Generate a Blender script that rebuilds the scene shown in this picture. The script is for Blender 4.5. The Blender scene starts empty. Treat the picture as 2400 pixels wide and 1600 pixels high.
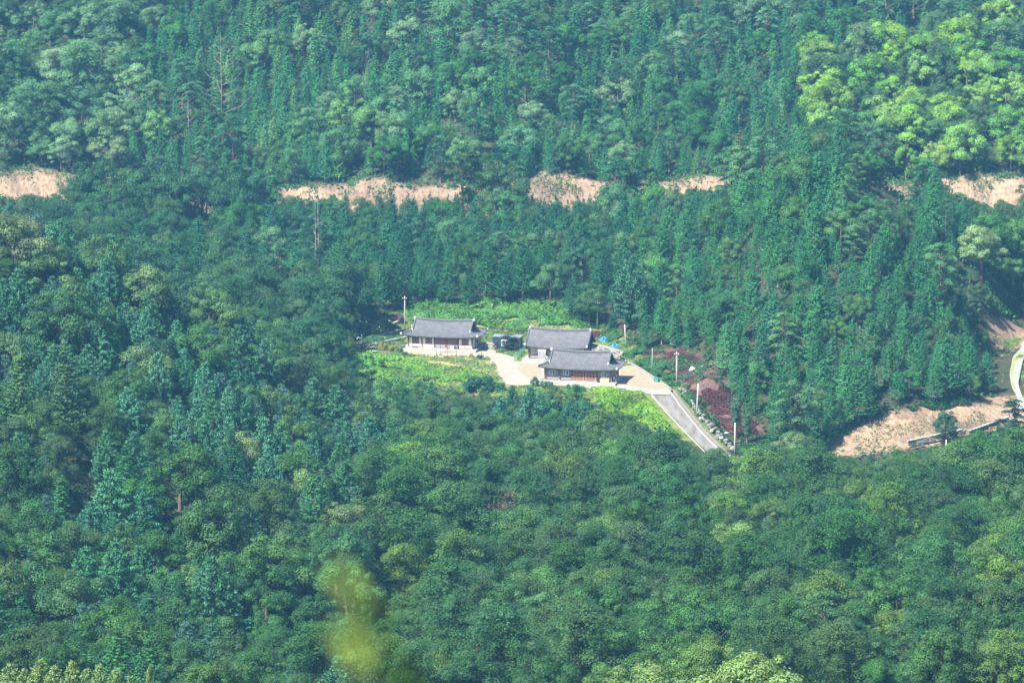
import bpy, math, random
import numpy as np
from mathutils import Vector, Matrix

rng = np.random.default_rng(11)
random.seed(11)
R = math.radians
sc = bpy.context.scene
COL = sc.collection

# ------------------------------------------------------------------ camera
CAM_H, PITCH, FPX = 125.0, R(10.0), 8136.0
cd = bpy.data.cameras.new('camera')
cam = bpy.data.objects.new('camera', cd)
COL.objects.link(cam)
cam.location = (0, 0, CAM_H)
cam.rotation_euler = (R(90) - PITCH, 0, 0)
cd.sensor_width = 36.0
cd.lens = 36.0 * FPX / 2400.0
cd.clip_start = 0.5
cd.clip_end = 4000
cd.dof.use_dof = True
cd.dof.focus_distance = 690
cd.dof.aperture_fstop = 2.8
sc.camera = cam

# ------------------------------------------------------------------ light
SUN_EL, SUN_AZ = R(52), R(-48)      # azimuth measured from "behind the camera", negative = to the left
sdir = Vector((math.sin(SUN_AZ) * math.cos(SUN_EL), -math.cos(SUN_AZ) * math.cos(SUN_EL), math.sin(SUN_EL)))  # towards the sun
w = bpy.data.worlds.new('World')
sc.world = w
w.use_nodes = True
nt = w.node_tree
nt.nodes.clear()
sky = nt.nodes.new('ShaderNodeTexSky')
sky.sky_type = 'NISHITA'
sky.sun_disc = False
sky.sun_elevation = SUN_EL
sky.sun_rotation = math.atan2(sdir.x, sdir.y)
sky.air_density = 1.2
sky.dust_density = 1.0
sky.ozone_density = 2.0
bg = nt.nodes.new('ShaderNodeBackground')
bg.inputs['Strength'].default_value = 0.07
wo = nt.nodes.new('ShaderNodeOutputWorld')
nt.links.new(sky.outputs[0], bg.inputs[0])
nt.links.new(bg.outputs[0], wo.inputs[0])
sl = bpy.data.lights.new('sun', 'SUN')
sl.energy = 5.0
sl.angle = R(0.53)
sl.color = (1.0, 0.955, 0.86)
sun = bpy.data.objects.new('sun', sl)
sun.rotation_euler = sdir.to_track_quat('Z', 'Y').to_euler()
sun.location = sdir * 900
COL.objects.link(sun)
sc.view_settings.view_transform = 'Standard'
sc.view_settings.look = 'None'
sc.view_settings.gamma = 1.0
sc.view_settings.use_curve_mapping = False
sc.view_settings.exposure = 1.70
sc.cycles.max_bounces = 5
sc.cycles.diffuse_bounces = 2
sc.cycles.transmission_bounces = 2
sc.cycles.volume_bounces = 1
sc.cycles.transparent_max_bounces = 4
sc.cycles.sample_clamp_indirect = 4.0
sc.cycles.use_denoising = True
sc.cycles.denoiser = 'OPENIMAGEDENOISE'
sc.cycles.denoising_input_passes = 'RGB_ALBEDO_NORMAL'
sc.cycles.denoising_prefilter = 'ACCURATE'

# ------------------------------------------------------------------ calibration: photo point (2400 x 1600) <-> world
CP, SP = math.cos(PITCH), math.sin(PITCH)


def proj(x, y, z):
    dz = np.asarray(z) - CAM_H
    d = np.maximum(y * CP - dz * SP, 0.1)
    return 1200 + FPX * x / d, 800 - FPX * (y * SP + dz * CP) / d, d


def at(u, v, z=0.0):
    """world point at height z on the sight line of a photo point"""
    a, b = (u - 1200) / FPX, (800 - v) / FPX
    dx, dy, dz = a, CP + b * SP, -SP + b * CP
    t = (z - CAM_H) / dz
    return np.array((dx * t, dy * t, z))


def smooth(a, b, x):
    t = np.clip((x - a) / (b - a), 0, 1)
    return t * t * (3 - 2 * t)


def in_poly(px, py, poly):
    px, py = np.asarray(px, float), np.asarray(py, float)
    c = np.zeros(px.shape, bool)
    n = len(poly)
    for i in range(n):
        x1, y1 = poly[i]
        x2, y2 = poly[(i + 1) % n]
        if y1 == y2:
            continue
        c ^= ((y1 > py) != (y2 > py)) & (px < (x2 - x1) * (py - y1) / (y2 - y1) + x1)
    return c


def seg_dist(px, py, pts, closed=False):
    """distance to a polyline, and the position along it (index + fraction)"""
    best = np.full(np.shape(px), 1e9)
    par = np.zeros(np.shape(px))
    n = len(pts)
    for i in range(n if closed else n - 1):
        a, b = np.array(pts[i][:2], float), np.array(pts[(i + 1) % n][:2], float)
        ab = b - a
        t = np.clip(((px - a[0]) * ab[0] + (py - a[1]) * ab[1]) / max(ab @ ab, 1e-9), 0, 1)
        d = np.hypot(px - a[0] - t * ab[0], py - a[1] - t * ab[1])
        m = d < best
        best = np.where(m, d, best)
        par = np.where(m, i + t, par)
    return best, par


def z3(x, y):
    return (780 + x / 2.5565, 680 + y / 2.5565)


_perm = rng.permutation(512)
_grad = rng.uniform(-1, 1, (512,))


def vnoise(x, y, s):
    x, y = np.asarray(x) / s, np.asarray(y) / s
    xi, yi = np.floor(x).astype(int), np.floor(y).astype(int)
    fx, fy = x - xi, y - yi
    fx, fy = fx * fx * (3 - 2 * fx), fy * fy * (3 - 2 * fy)
    h = lambda a, b: _grad[(_perm[(a & 511)] + b * 7 + 13 * (b >> 3)) & 511]
    return (h(xi, yi) * (1 - fx) + h(xi + 1, yi) * fx) * (1 - fy) + (h(xi, yi + 1) * (1 - fx) + h(xi + 1, yi + 1) * fx) * fy


# ------------------------------------------------------------------ object helpers
def link(o, parent=None):
    COL.objects.link(o)
    if parent is not None:
        o.parent = parent
    return o


def tag(o, label=None, cat=None, group=None, kind=None):
    if label:
        o['label'] = label
    if cat:
        o['category'] = cat
    if group:
        o['group'] = group
    if kind:
        o['kind'] = kind
    return o


def empty(name, loc=(0, 0, 0), rz=0.0, label=None, cat=None, group=None):
    o = bpy.data.objects.new(name, None)
    o.empty_display_size = 0.3
    o.location = loc
    o.rotation_euler = (0, 0, rz)
    COL.objects.link(o)
    return tag(o, label, cat, group)


def np_mesh(name, verts, quads, mat, smooth_shade=False, tint=None):
    me = bpy.data.meshes.new(name)
    verts = np.asarray(verts, np.float32)
    quads = np.asarray(quads, np.int32)
    k = quads.shape[1]
    me.vertices.add(len(verts))
    me.vertices.foreach_set('co', verts.ravel())
    me.loops.add(quads.size)
    me.loops.foreach_set('vertex_index', quads.ravel())
    me.polygons.add(len(quads))
    me.polygons.foreach_set('loop_start', np.arange(0, quads.size, k, dtype=np.int32))
    me.polygons.foreach_set('loop_total', np.full(len(quads), k, np.int32))
    if smooth_shade:
        me.polygons.foreach_set('use_smooth', np.ones(len(quads), bool))
    if mat:
        me.materials.append(mat)
    me.update()
    if tint is not None:
        at_ = me.attributes.new('tint', 'FLOAT', 'FACE')
        at_.data.foreach_set('value', np.asarray(tint, np.float32))
    me.validate()
    return me


class MB:
    """collects boxes, tubes and polygons for ONE mesh"""

    def __init__(s):
        s.v, s.f = [], []

    def add(s, vs, fs):
        n = len(s.v)
        s.v += [tuple(map(float, p)) for p in vs]
        s.f += [tuple(i + n for i in f) for f in fs]
        return s

    def box(s, x0, x1, y0, y1, z0, z1):
        vs = [(x0, y0, z0), (x1, y0, z0), (x1, y1, z0), (x0, y1, z0), (x0, y0, z1), (x1, y0, z1), (x1, y1, z1), (x0, y1, z1)]
        return s.add(vs, [(3, 2, 1, 0), (4, 5, 6, 7), (0, 1, 5, 4), (1, 2, 6, 5), (2, 3, 7, 6), (3, 0, 4, 7)])

    def tube(s, pts, radii, n=6, cap=True):
        pts = [Vector(p) for p in pts]
        if not hasattr(radii, '__len__'):
            radii = [radii] * len(pts)
        rings = []
        for i, p in enumerate(pts):
            d = (pts[min(i + 1, len(pts) - 1)] - pts[max(i - 1, 0)]).normalized()
            a = Vector((0, 0, 1)) if abs(d.z) < 0.9 else Vector((1, 0, 0))
            e1 = d.cross(a).normalized()
            e2 = d.cross(e1)
            rings.append([p + (e1 * math.cos(t) + e2 * math.sin(t)) * radii[i] for t in [2 * math.pi * k / n for k in range(n)]])
        vs = [q for r in rings for q in r]
        fs = []
        for i in range(len(pts) - 1):
            for k in range(n):
                fs.append((i * n + k, i * n + (k + 1) % n, (i + 1) * n + (k + 1) % n, (i + 1) * n + k))
        if cap:
            fs.append(tuple(range(n)))
            fs.append(tuple((len(pts) - 1) * n + k for k in reversed(range(n))))
        return s.add(vs, fs)

    def build(s, name, mat, parent=None, smooth_shade=False, loc=None, rz=0.0):
        me = bpy.data.meshes.new(name)
        me.from_pydata(s.v, [], s.f)
        me.materials.append(mat)
        if smooth_shade:
            for p in me.polygons:
                p.use_smooth = True
        import bmesh
        bm = bmesh.new()
        bm.from_mesh(me)
        bmesh.ops.recalc_face_normals(bm, faces=bm.faces)
        bm.to_mesh(me)
        bm.free()
        o = bpy.data.objects.new(name, me)
        link(o, parent)
        if loc is not None:
            o.location = loc
        o.rotation_euler = (0, 0, rz)
        return o


# ------------------------------------------------------------------ materials
def mat_base(name):
    m = bpy.data.materials.new(name)
    m.use_nodes = True
    t = m.node_tree
    p = t.nodes['Principled BSDF']
    return m, t, p


def N(t, typ, **kw):
    n = t.nodes.new(typ)
    for k, v in kw.items():
        setattr(n, k, v)
    return n


def plain(name, col, rough=0.7, var=0.15, scale=3.0, col2=None, bump=0.0, metal=0.0, spec=0.3, stretch=None):
    """a colour with two octaves of procedural noise in it"""
    m, t, p = mat_base(name)
    tc = N(t, 'ShaderNodeTexCoord')
    no = N(t, 'ShaderNodeTexNoise')
    no.inputs['Scale'].default_value = scale
    no.inputs['Detail'].default_value = 6
    no.inputs['Roughness'].default_value = 0.65
    src = tc.outputs['Object']
    if stretch:
        mp = N(t, 'ShaderNodeMapping')
        mp.inputs['Scale'].default_value = stretch
        t.links.new(src, mp.inputs[0])
        src = mp.outputs[0]
    t.links.new(src, no.inputs['Vector'])
    cr = N(t, 'ShaderNodeValToRGB')
    c2 = col2 or tuple(min(1, c * (1 + var)) for c in col)
    c1 = col if col2 else tuple(c * (1 - var) for c in col)
    cr.color_ramp.elements[0].position = 0.32
    cr.color_ramp.elements[1].position = 0.68
    cr.color_ramp.elements[0].color = (*c1, 1)
    cr.color_ramp.elements[1].color = (*c2, 1)
    t.links.new(no.outputs['Fac'], cr.inputs[0])
    t.links.new(cr.outputs[0], p.inputs['Base Color'])
    p.inputs['Roughness'].default_value = rough
    p.inputs['Metallic'].default_value = metal
    p.inputs['Specular IOR Level'].default_value = spec
    if bump:
        b = N(t, 'ShaderNodeBump')
        b.inputs['Strength'].default_value = bump
        b.inputs['Distance'].default_value = 0.1
        t.links.new(no.outputs['Fac'], b.inputs['Height'])
        t.links.new(b.outputs[0], p.inputs['Normal'])
    return m


def foliage_mat(name, col=None, transl=0.35, spec=0.1, hue_noise=0.18, ramp=None):
    """leaf colour = the tree's own colour x each leaf's own tint x a slow noise; part of the light passes through"""
    m, t, p = mat_base(name)
    if ramp:
        oi = N(t, 'ShaderNodeObjectInfo')
        cr = N(t, 'ShaderNodeValToRGB')
        el = cr.color_ramp.elements
        for i, c in enumerate(ramp):
            e = el[i] if i < 2 else el.new(i / (len(ramp) - 1))
            e.position = i / (len(ramp) - 1)
            e.color = (*c, 1)
        t.links.new(oi.outputs['Random'], cr.inputs[0])
        base = cr.outputs[0]
    elif col is None:
        oi = N(t, 'ShaderNodeObjectInfo')
        base = oi.outputs['Color']
    else:
        rgb = N(t, 'ShaderNodeRGB')
        rgb.outputs[0].default_value = (*col, 1)
        base = rgb.outputs[0]
    a = N(t, 'ShaderNodeAttribute', attribute_name='tint')
    mul = N(t, 'ShaderNodeVectorMath', operation='SCALE')
    t.links.new(base, mul.inputs[0])
    t.links.new(a.outputs['Fac'], mul.inputs['Scale'])
    geo = N(t, 'ShaderNodeNewGeometry')
    no = N(t, 'ShaderNodeTexNoise')
    no.inputs['Scale'].default_value = 0.22
    no.inputs['Detail'].default_value = 3
    t.links.new(geo.outputs['Position'], no.inputs['Vector'])
    hs = N(t, 'ShaderNodeHueSaturation')
    mr = N(t, 'ShaderNodeMapRange')
    mr.inputs['To Min'].default_value = 0.5 - hue_noise * 0.10
    mr.inputs['To Max'].default_value = 0.5 + hue_noise * 0.16
    t.links.new(no.outputs['Fac'], mr.inputs[0])
    t.links.new(mr.outputs[0], hs.inputs['Hue'])
    t.links.new(mul.outputs[0], hs.inputs['Color'])
    t.links.new(hs.outputs[0], p.inputs['Base Color'])
    p.inputs['Roughness'].default_value = 0.55
    p.inputs['Specular IOR Level'].default_value = spec
    tr = N(t, 'ShaderNodeBsdfTranslucent')
    t.links.new(hs.outputs[0], tr.inputs['Color'])
    mx = N(t, 'ShaderNodeMixShader')
    mx.inputs[0].default_value = transl
    t.links.new(p.outputs[0], mx.inputs[1])
    t.links.new(tr.outputs[0], mx.inputs[2])
    t.links.new(mx.outputs[0], t.nodes['Material Output'].inputs['Surface'])
    return m


M = {}
M['leaf'] = foliage_mat('leaf_broad', transl=0.20, spec=0.12)
M['needle'] = foliage_mat('leaf_needle', transl=0.16, spec=0.1, hue_noise=0.08)
M['bark'] = plain('bark', (0.10, 0.075, 0.055), 0.9, 0.35, 4)
M['bark_pale'] = plain('bark_pale', (0.17, 0.14, 0.12), 0.9, 0.3, 4)
M['bark_red'] = plain('bark_red', (0.13, 0.075, 0.055), 0.9, 0.3, 4)

# ------------------------------------------------------------------ terrain
CTRL = []          # (x, y, z)


def c_u(u, y, z):
    d = y * CP - (z - CAM_H) * SP
    CTRL.append(((u - 1200) / FPX * d, y, z))


for x in (-300, -150, 0, 150, 300):
    for y, z in ((-40, 123), (0, 120.6), (60, 101), (150, 68), (250, 44), (330, 25), (385, 12)):
        CTRL.append((x, y, z))
for u, y, z in (
        (-500, 430, 10), (0, 430, 6), (500, 430, 2), (870, 430, 0), (1300, 430, 3), (2400, 430, 6), (3000, 430, 8),
        (-500, 520, 26), (0, 520, 18), (350, 520, 13), (600, 520, 7), (870, 520, -4.5), (1200, 520, -1), (1800, 520, 1), (2400, 520, 2), (3000, 520, 6),
        (-500, 600, 36), (0, 600, 31), (230, 605, 26), (430, 610, 18), (640, 615, 8), (830, 600, -5), (1200, 600, -5), (1800, 590, -6), (2400, 590, -5), (2900, 600, -2),
        (-300, 660, 27), (0, 660, 13), (230, 660, 3), (430, 665, -4), (640, 660, -4), (700, 640, 1.5), (780, 645, -2),
        (830, 640, -4), (1000, 640, -3.5), (1250, 640, -4), (1500, 630, -5), (1700, 615, -7), (2000, 612, -9), (2400, 615, -9), (2900, 630, -6),
        (1900, 633, -7), (2100, 637, -6), (2300, 645, -5),
        (860, 668, 0), (1000, 668, 0), (1200, 660, 0), (1400, 655, 0), (830, 700, 1.5), (1000, 715, 0), (1200, 715, 0.5), (1400, 705, 1.5), (1500, 680, 1),
        (0, 740, 11), (230, 740, 2), (500, 740, -1), (700, 740, 2), (850, 730, 4), (1000, 738, 3.5), (1200, 738, 4), (1400, 735, 5.5),
        (0, 800, 12), (300, 800, 6), (600, 800, 5), (900, 800, 6), (1200, 800, 6.5), (1450, 800, 8),
        (-400, 832, 14), (0, 832, 13), (300, 832, 10), (600, 832, 9), (900, 832, 8.5), (1300, 832, 8.5), (1500, 832, 10), (1650, 832, 12.5), (1850, 832, 14), (2100, 832, 9.5), (2400, 832, 8.5), (2900, 832, 9),
        (1560, 668, 0), (1620, 660, 1.5), (1650, 690, 4), (1650, 730, 10), (1650, 780, 11),
        (1760, 648, -2), (1800, 680, 10), (1900, 660, 3), (1900, 690, 17), (1900, 730, 32), (1900, 775, 28), (1900, 812, 17), (1780, 730, 24),
        (2150, 650, -1), (2150, 675, 7), (2150, 700, 15), (2150, 730, 22), (2150, 780, 16), (2150, 815, 10),
        (2300, 655, -2), (2300, 680, 3), (2300, 715, 8), (2330, 760, 10), (2370, 702, 0.5), (2370, 713, 7), (2330, 700, 2.5),
        (2420, 655, -5), (2420, 690, -1.5), (2440, 713, 7), (2440, 740, 10), (2440, 790, 10), (2900, 650, -4), (2900, 700, 2), (2900, 760, 10)):
    c_u(u, y, z)
BANK_H = 5.5
for u in (-500, 0, 400, 800, 1200, 1600, 2000, 2400, 2900):
    bump = 4.0 * math.exp(-((u - 2230) / 260) ** 2) - 3.0 * math.exp(-((u - 1780) / 150) ** 2) + 2.5 * math.exp(-((u - 1150) / 260) ** 2) - 1.5 * math.exp(-((u - 700) / 130) ** 2)
    for y, z in ((846, 11.5), (885, 25 + bump * 1.6), (930, 41 + bump * 2), (1000, 68 + bump * 2), (1100, 108), (1190, 142)):
        c_u(u, y, z + (2 if u < 100 else 0))
CT = np.array(CTRL)


def tps_fit(P, z, lam=0.6):
    S = 100.0
    X = P / S
    n = len(X)
    r2 = ((X[:, None] - X[None]) ** 2).sum(-1)
    K = 0.5 * r2 * np.log(r2 + 1e-12)
    A = np.zeros((n + 3, n + 3))
    A[:n, :n] = K + lam * 0.001 * np.eye(n)
    A[:n, n:] = np.c_[np.ones(n), X]
    A[n:, :n] = A[:n, n:].T
    return np.linalg.solve(A, np.r_[z, 0, 0, 0]), X, S


TW, TX, TS = tps_fit(CT[:, :2], CT[:, 2])


def tps(x, y):
    out = np.zeros(x.shape)
    fx, fy = x.ravel() / TS, y.ravel() / TS
    res = TW[-3] + TW[-2] * fx + TW[-1] * fy
    for i in range(len(TX)):
        r2 = (fx - TX[i, 0]) ** 2 + (fy - TX[i, 1]) ** 2
        res += TW[i] * 0.5 * r2 * np.log(r2 + 1e-12)
    return res.reshape(x.shape)


gx = np.arange(-320, 321, 2.0)
gy = np.r_[np.arange(-40, 600, 5.0), np.arange(600, 860, 1.25), np.arange(860, 1190, 5.0)]
GX, GY = np.meshgrid(gx, gy)
GZ = tps(GX, GY)


def bank_y(x):
    return 833.5 + 2.2 * np.sin(x / 17.0 + 0.6) + 1.2 * np.sin(x / 7.3)


GZ += BANK_H * smooth(0, 8.0, GY - bank_y(GX) + 0.9 * vnoise(GX, GY, 2.2)) * (1 + 0.22 * vnoise(GX, GX * 0, 11))
GZ += 0.5 * vnoise(GX, GY, 14) * smooth(0, 40, GY) + 0.25 * vnoise(GX, GY, 4.5)

# plateau: levelled ground round the houses
PLAT_PX = [(835, 800), (930, 785), (1150, 780), (1240, 790), (1400, 793), (1440, 820), (1480, 850), (1530, 880), (1575, 905), (1570, 925),
           (1500, 925), (1380, 920), (1200, 925), (1130, 905), (1000, 880), (900, 850), (840, 830)]
PLAT = [tuple(at(u, v, 0)[:2]) for u, v in PLAT_PX]
d_pl, _ = seg_dist(GX, GY, PLAT, True)
d_pl = np.where(in_poly(GX, GY, PLAT), -d_pl, d_pl)
wpl = 1 - smooth(0.0, 7.0, d_pl)
GZ = GZ * (1 - wpl) + 0.0 * wpl

# drive: levelled strip falling from the yard (left kerb, right kerb) in photo points
DRV_L = [z3(*p) for p in ((1895, 612), (1945, 675), (2015, 755), (2095, 838), (2190, 935), (2290, 1040))]
DRV_R = [z3(*p) for p in ((2028, 612), (2082, 690), (2145, 770), (2210, 850), (2310, 950), (2410, 1050))]
DRV_Z = [0.0, -0.55, -1.3, -2.2, -3.3, -4.5]
DRV = []
for (a, b, z) in zip(DRV_L, DRV_R, DRV_Z):
    pl, pr = at(*a, z), at(*b, z)
    DRV.append((pl, pr))
ctr = [tuple((l + r) / 2) for l, r in DRV]
d_dr, par = seg_dist(GX, GY, ctr)
zd = np.interp(par, range(len(ctr)), DRV_Z)
wd = 1 - smooth(4.4, 9.0, d_dr)
GZ = GZ * (1 - wd) + (zd - 0.06) * wd

# gravel road round the far right of the knoll, and the track under the lower bank
RGT = [((2440, 770), (2440, 792)), ((2400, 799), (2400, 835)), ((2362, 828), (2392, 868)), ((2355, 862), (2386, 900)), ((2362, 905), (2398, 935)), ((2385, 960), (2430, 960))]
RGT_Z = [-0.6, -0.8, -1.2, -1.8, -2.4, -3.4]
ctr2 = []
RG = []
for (a, b), z in zip(RGT, RGT_Z):
    pl, pr = at(*a, z), at(*b, z)
    RG.append((pl, pr))
    ctr2.append(tuple((pl + pr) / 2))
d_r2, par2 = seg_dist(GX, GY, ctr2)
wd2 = 1 - smooth(3.2, 14.0, d_r2)
GZ = GZ * (1 - wd2) + (np.interp(par2, range(len(ctr2)), RGT_Z) - 0.06) * wd2


def ground(x, y):
    """height of the terrain"""
    x, y = np.asarray(x, float), np.asarray(y, float)
    i = np.clip(np.searchsorted(gy, y) - 1, 0, len(gy) - 2)
    j = np.clip(((x - gx[0]) / 2.0).astype(int), 0, len(gx) - 2)
    fy = np.clip((y - gy[i]) / (gy[i + 1] - gy[i]), 0, 1)
    fx = np.clip((x - gx[j]) / 2.0, 0, 1)
    return (GZ[i, j] * (1 - fx) + GZ[i, j + 1] * fx) * (1 - fy) + (GZ[i + 1, j] * (1 - fx) + GZ[i + 1, j + 1] * fx) * fy


def hit(u, v):
    """first point of the terrain on the sight line of a photo point"""
    a, b = (u - 1200) / FPX, (800 - v) / FPX
    d = np.array((a, CP + b * SP, -SP + b * CP))
    t = np.arange(380, 1180, 0.5)
    P = d[None] * t[:, None] + np.array((0, 0, CAM_H))
    below = P[:, 2] < ground(P[:, 0], P[:, 1])
    k = int(np.argmax(below)) if below.any() else len(t) - 1
    p = P[k]
    return np.array((p[0], p[1], float(ground(p[0], p[1]))))


# earth, grass and forest floor: where each lies (own colour of the ground)
GU, GV, GD = proj(GX, GY, GZ)
LOWBANK_PX = [(1925, 1075), (1960, 1022), (2020, 990), (2100, 962), (2200, 945), (2300, 935), (2360, 925), (2410, 930), (2420, 1000), (2330, 1010), (2240, 1030), (2120, 1055)]
RIGHTBANK_PX = [(2315, 745), (2360, 750), (2430, 790), (2430, 800), (2385, 812), (2345, 835), (2330, 800)]
bare = smooth(-1.0, 1.0, GY - bank_y(GX)) * (1 - smooth(8, 12, GY - bank_y(GX) + 2 * vnoise(GX, GY, 8)))
bare = np.maximum(bare, smooth(-5, -2, GY - bank_y(GX)) * (1 - smooth(0, 3, GY - bank_y(GX))))
bare = np.maximum(bare, in_poly(GU, GV, [(795, 775), (850, 762), (875, 790), (930, 798), (945, 815), (900, 832), (860, 818), (810, 808)]) & (GY > 670) & (GY < 760))
lowm = in_poly(GU, GV, LOWBANK_PX) & (GY > 600) & (GY < 690)
bare = np.maximum(bare, lowm)
bare = np.maximum(bare, in_poly(GU, GV, RIGHTBANK_PX) & (GY > 660) & (GY < 760))
RED_PX = [(1500, 822), (1590, 818), (1655, 850), (1710, 925), (1770, 990), (1815, 1045), (1765, 1055), (1700, 1010), (1640, 945), (1585, 885), (1530, 850)]
redm = in_poly(GU + 10 * vnoise(GX, GY, 6), GV, RED_PX) & (GY > 600) & (GY < 720)
CLEAR_PX = [(800, 790), (850, 765), (930, 735), (1010, 718), (1270, 720), (1330, 745), (1420, 775), (1500, 830), (1560, 870), (1640, 960), (1700, 1040), (1690, 1060), (1620, 1040), (1560, 1000), (1500, 960), (1380, 935), (1150, 925), (1000, 905), (860, 875), (815, 840)]
clearm = in_poly(GU, GV, CLEAR_PX) & (GY > 610) & (GY < 770)

mt, t, p = mat_base('hill_soil')
a1 = N(t, 'ShaderNodeAttribute', attribute_name='cover')
sep = N(t, 'ShaderNodeSeparateColor')
t.links.new(a1.outputs['Color'], sep.inputs[0])
geo = N(t, 'ShaderNodeNewGeometry')
n1 = N(t, 'ShaderNodeTexNoise')
n1.inputs['Scale'].default_value = 0.35
n1.inputs['Detail'].default_value = 8
n1.inputs['Roughness'].default_value = 0.7
t.links.new(geo.outputs['Position'], n1.inputs['Vector'])
mp = N(t, 'ShaderNodeMapping')
mp.inputs['Scale'].default_value = (1.0, 0.7, 0.6)
t.links.new(geo.outputs['Position'], mp.inputs[0])
n2 = N(t, 'ShaderNodeTexNoise')
n2.inputs['Scale'].default_value = 1.4
n2.inputs['Detail'].default_value = 6
t.links.new(mp.outputs[0], n2.inputs['Vector'])


def ramp(fac, stops):
    cr = N(t, 'ShaderNodeValToRGB')
    el = cr.color_ramp.elements
    for i, (pos, c) in enumerate(stops):
        e = el[i] if i < 2 else el.new(pos)
        e.position = pos
        e.color = (*c, 1)
    t.links.new(fac, cr.inputs[0])
    return cr.outputs[0]


def mixc(f, a, b):
    m = N(t, 'ShaderNodeMix', data_type='RGBA')
    t.links.new(f, m.inputs[0])
    t.links.new(a, m.inputs[6])
    t.links.new(b, m.inputs[7])
    return m.outputs[2]


floor_c = ramp(n1.outputs['Fac'], [(0.35, (0.022, 0.034, 0.012)), (0.65, (0.06, 0.05, 0.03))])
earth_c = ramp(n2.outputs['Fac'], [(0.27, (0.135, 0.088, 0.060)), (0.47, (0.23, 0.165, 0.115)), (0.75, (0.31, 0.235, 0.165))])
n3 = N(t, 'ShaderNodeTexNoise')
n3.inputs['Scale'].default_value = 0.13
n3.inputs['Detail'].default_value = 4
t.links.new(geo.outputs['Position'], n3.inputs['Vector'])
stain = ramp(n3.outputs['Fac'], [(0.36, (0.62, 0.60, 0.60)), (0.60, (1.08, 1.04, 1.0))])
mm_ = N(t, 'ShaderNodeMix', data_type='RGBA', blend_type='MULTIPLY')
mm_.inputs[0].default_value = 1.0
t.links.new(earth_c, mm_.inputs[6])
t.links.new(stain, mm_.inputs[7])
earth_c = mm_.outputs[2]
weed_c = ramp(n1.outputs['Fac'], [(0.35, (0.06, 0.11, 0.02)), (0.52, (0.11, 0.15, 0.035)), (0.70, (0.22, 0.17, 0.09))])
red_c = ramp(n2.outputs['Fac'], [(0.3, (0.065, 0.038, 0.034)), (0.7, (0.14, 0.085, 0.068))])
c = mixc(sep.outputs[1], floor_c, weed_c)
c = mixc(sep.outputs[2], c, red_c)
c = mixc(sep.outputs[0], c, earth_c)
t.links.new(c, p.inputs['Base Color'])
p.inputs['Roughness'].default_value = 0.95
p.inputs['Specular IOR Level'].default_value = 0.1
bp = N(t, 'ShaderNodeBump')
bp.inputs['Strength'].default_value = 0.8
bp.inputs['Distance'].default_value = 0.5
t.links.new(n2.outputs['Fac'], bp.inputs['Height'])
t.links.new(bp.outputs[0], p.inputs['Normal'])

ny, nx = GX.shape
idx = np.arange(ny * nx).reshape(ny, nx)
quads = np.stack([idx[:-1, :-1], idx[:-1, 1:], idx[1:, 1:], idx[1:, :-1]], -1).reshape(-1, 4)
gv = np.stack([GX, GY, GZ], -1).reshape(-1, 3)
tme = np_mesh('terrain', gv, quads, mt, True)
ca = tme.color_attributes.new('cover', 'FLOAT_COLOR', 'POINT')
cc = np.zeros((ny * nx, 4), np.float32)
cc[:, 0] = bare.ravel()
cc[:, 1] = clearm.ravel()
cc[:, 2] = redm.ravel()
cc[:, 3] = 1
ca.data.foreach_set('color', cc.ravel())
terrain = link(bpy.data.objects.new('terrain', tme))
tag(terrain, kind='structure')

#@@HAZE
# ------------------------------------------------------------------ haze: the air of the valley
hz, t, p = mat_base('valley_air')
t.nodes.remove(p)
pv = N(t, 'ShaderNodeVolumePrincipled')
pv.inputs['Color'].default_value = (0.20, 0.58, 1.0, 1)
pv.inputs['Density'].default_value = 0.000112
pv.inputs['Anisotropy'].default_value = 0.0
t.links.new(pv.outputs[0], t.nodes['Material Output'].inputs['Volume'])
hb = MB().box(-330, 330, -60, 1200, float(GZ.min()) - 1.0, max(float(GZ.max()) + 20, CAM_H + 14)).build('haze', hz)
tag(hb, kind='stuff')

#@@BUILD
# ------------------------------------------------------------------ yard, drive, roads
M['yard'] = plain('yard_concrete', (0.215, 0.178, 0.138), 0.9, 0.0, 0.35, col2=(0.32, 0.275, 0.225), bump=0.15)
M['sand'] = plain('sandy_earth', (0.20, 0.145, 0.098), 0.95, 0.0, 0.8, col2=(0.29, 0.228, 0.168), bump=0.4)
M['lawn'] = plain('dry_lawn', (0.17, 0.20, 0.055), 0.95, 0.0, 0.6, col2=(0.33, 0.27, 0.12), bump=0.3)
M['asphalt'] = plain('worn_asphalt', (0.128, 0.122, 0.114), 0.9, 0.36, 0.5, stretch=(1.5, 0.35, 1))
M['kerb'] = plain('kerb_concrete', (0.31, 0.285, 0.255), 0.85, 0.15, 2)
M['gravel'] = plain('gravel', (0.16, 0.16, 0.15), 0.95, 0.0, 0.9, col2=(0.27, 0.265, 0.24), bump=0.5)
M['stone'] = plain('stone', (0.17, 0.155, 0.14), 0.9, 0.25, 2.5, bump=0.4)
M['paleStone'] = plain('pale_stone', (0.30, 0.285, 0.26), 0.9, 0.2, 2.5, bump=0.4)
M['drain'] = plain('drain_concrete', (0.13, 0.115, 0.105), 0.9, 0.25, 1.5)
M['plaster'] = plain('lime_plaster', (0.80, 0.79, 0.77), 0.85, 0.04, 2)
M['wood'] = plain('oiled_timber', (0.145, 0.062, 0.040), 0.65, 0.25, 2.5, stretch=(6, 6, 1))
M['woodlight'] = plain('door_timber', (0.20, 0.085, 0.045), 0.6, 0.2, 3, stretch=(6, 6, 1))
M['tile'] = plain('roof_tile', (0.092, 0.091, 0.101), 0.6, 0.22, 0.9, spec=0.35)
M['ridge'] = plain('ridge_tile', (0.075, 0.077, 0.088), 0.6, 0.2, 2.0, spec=0.35)
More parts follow.
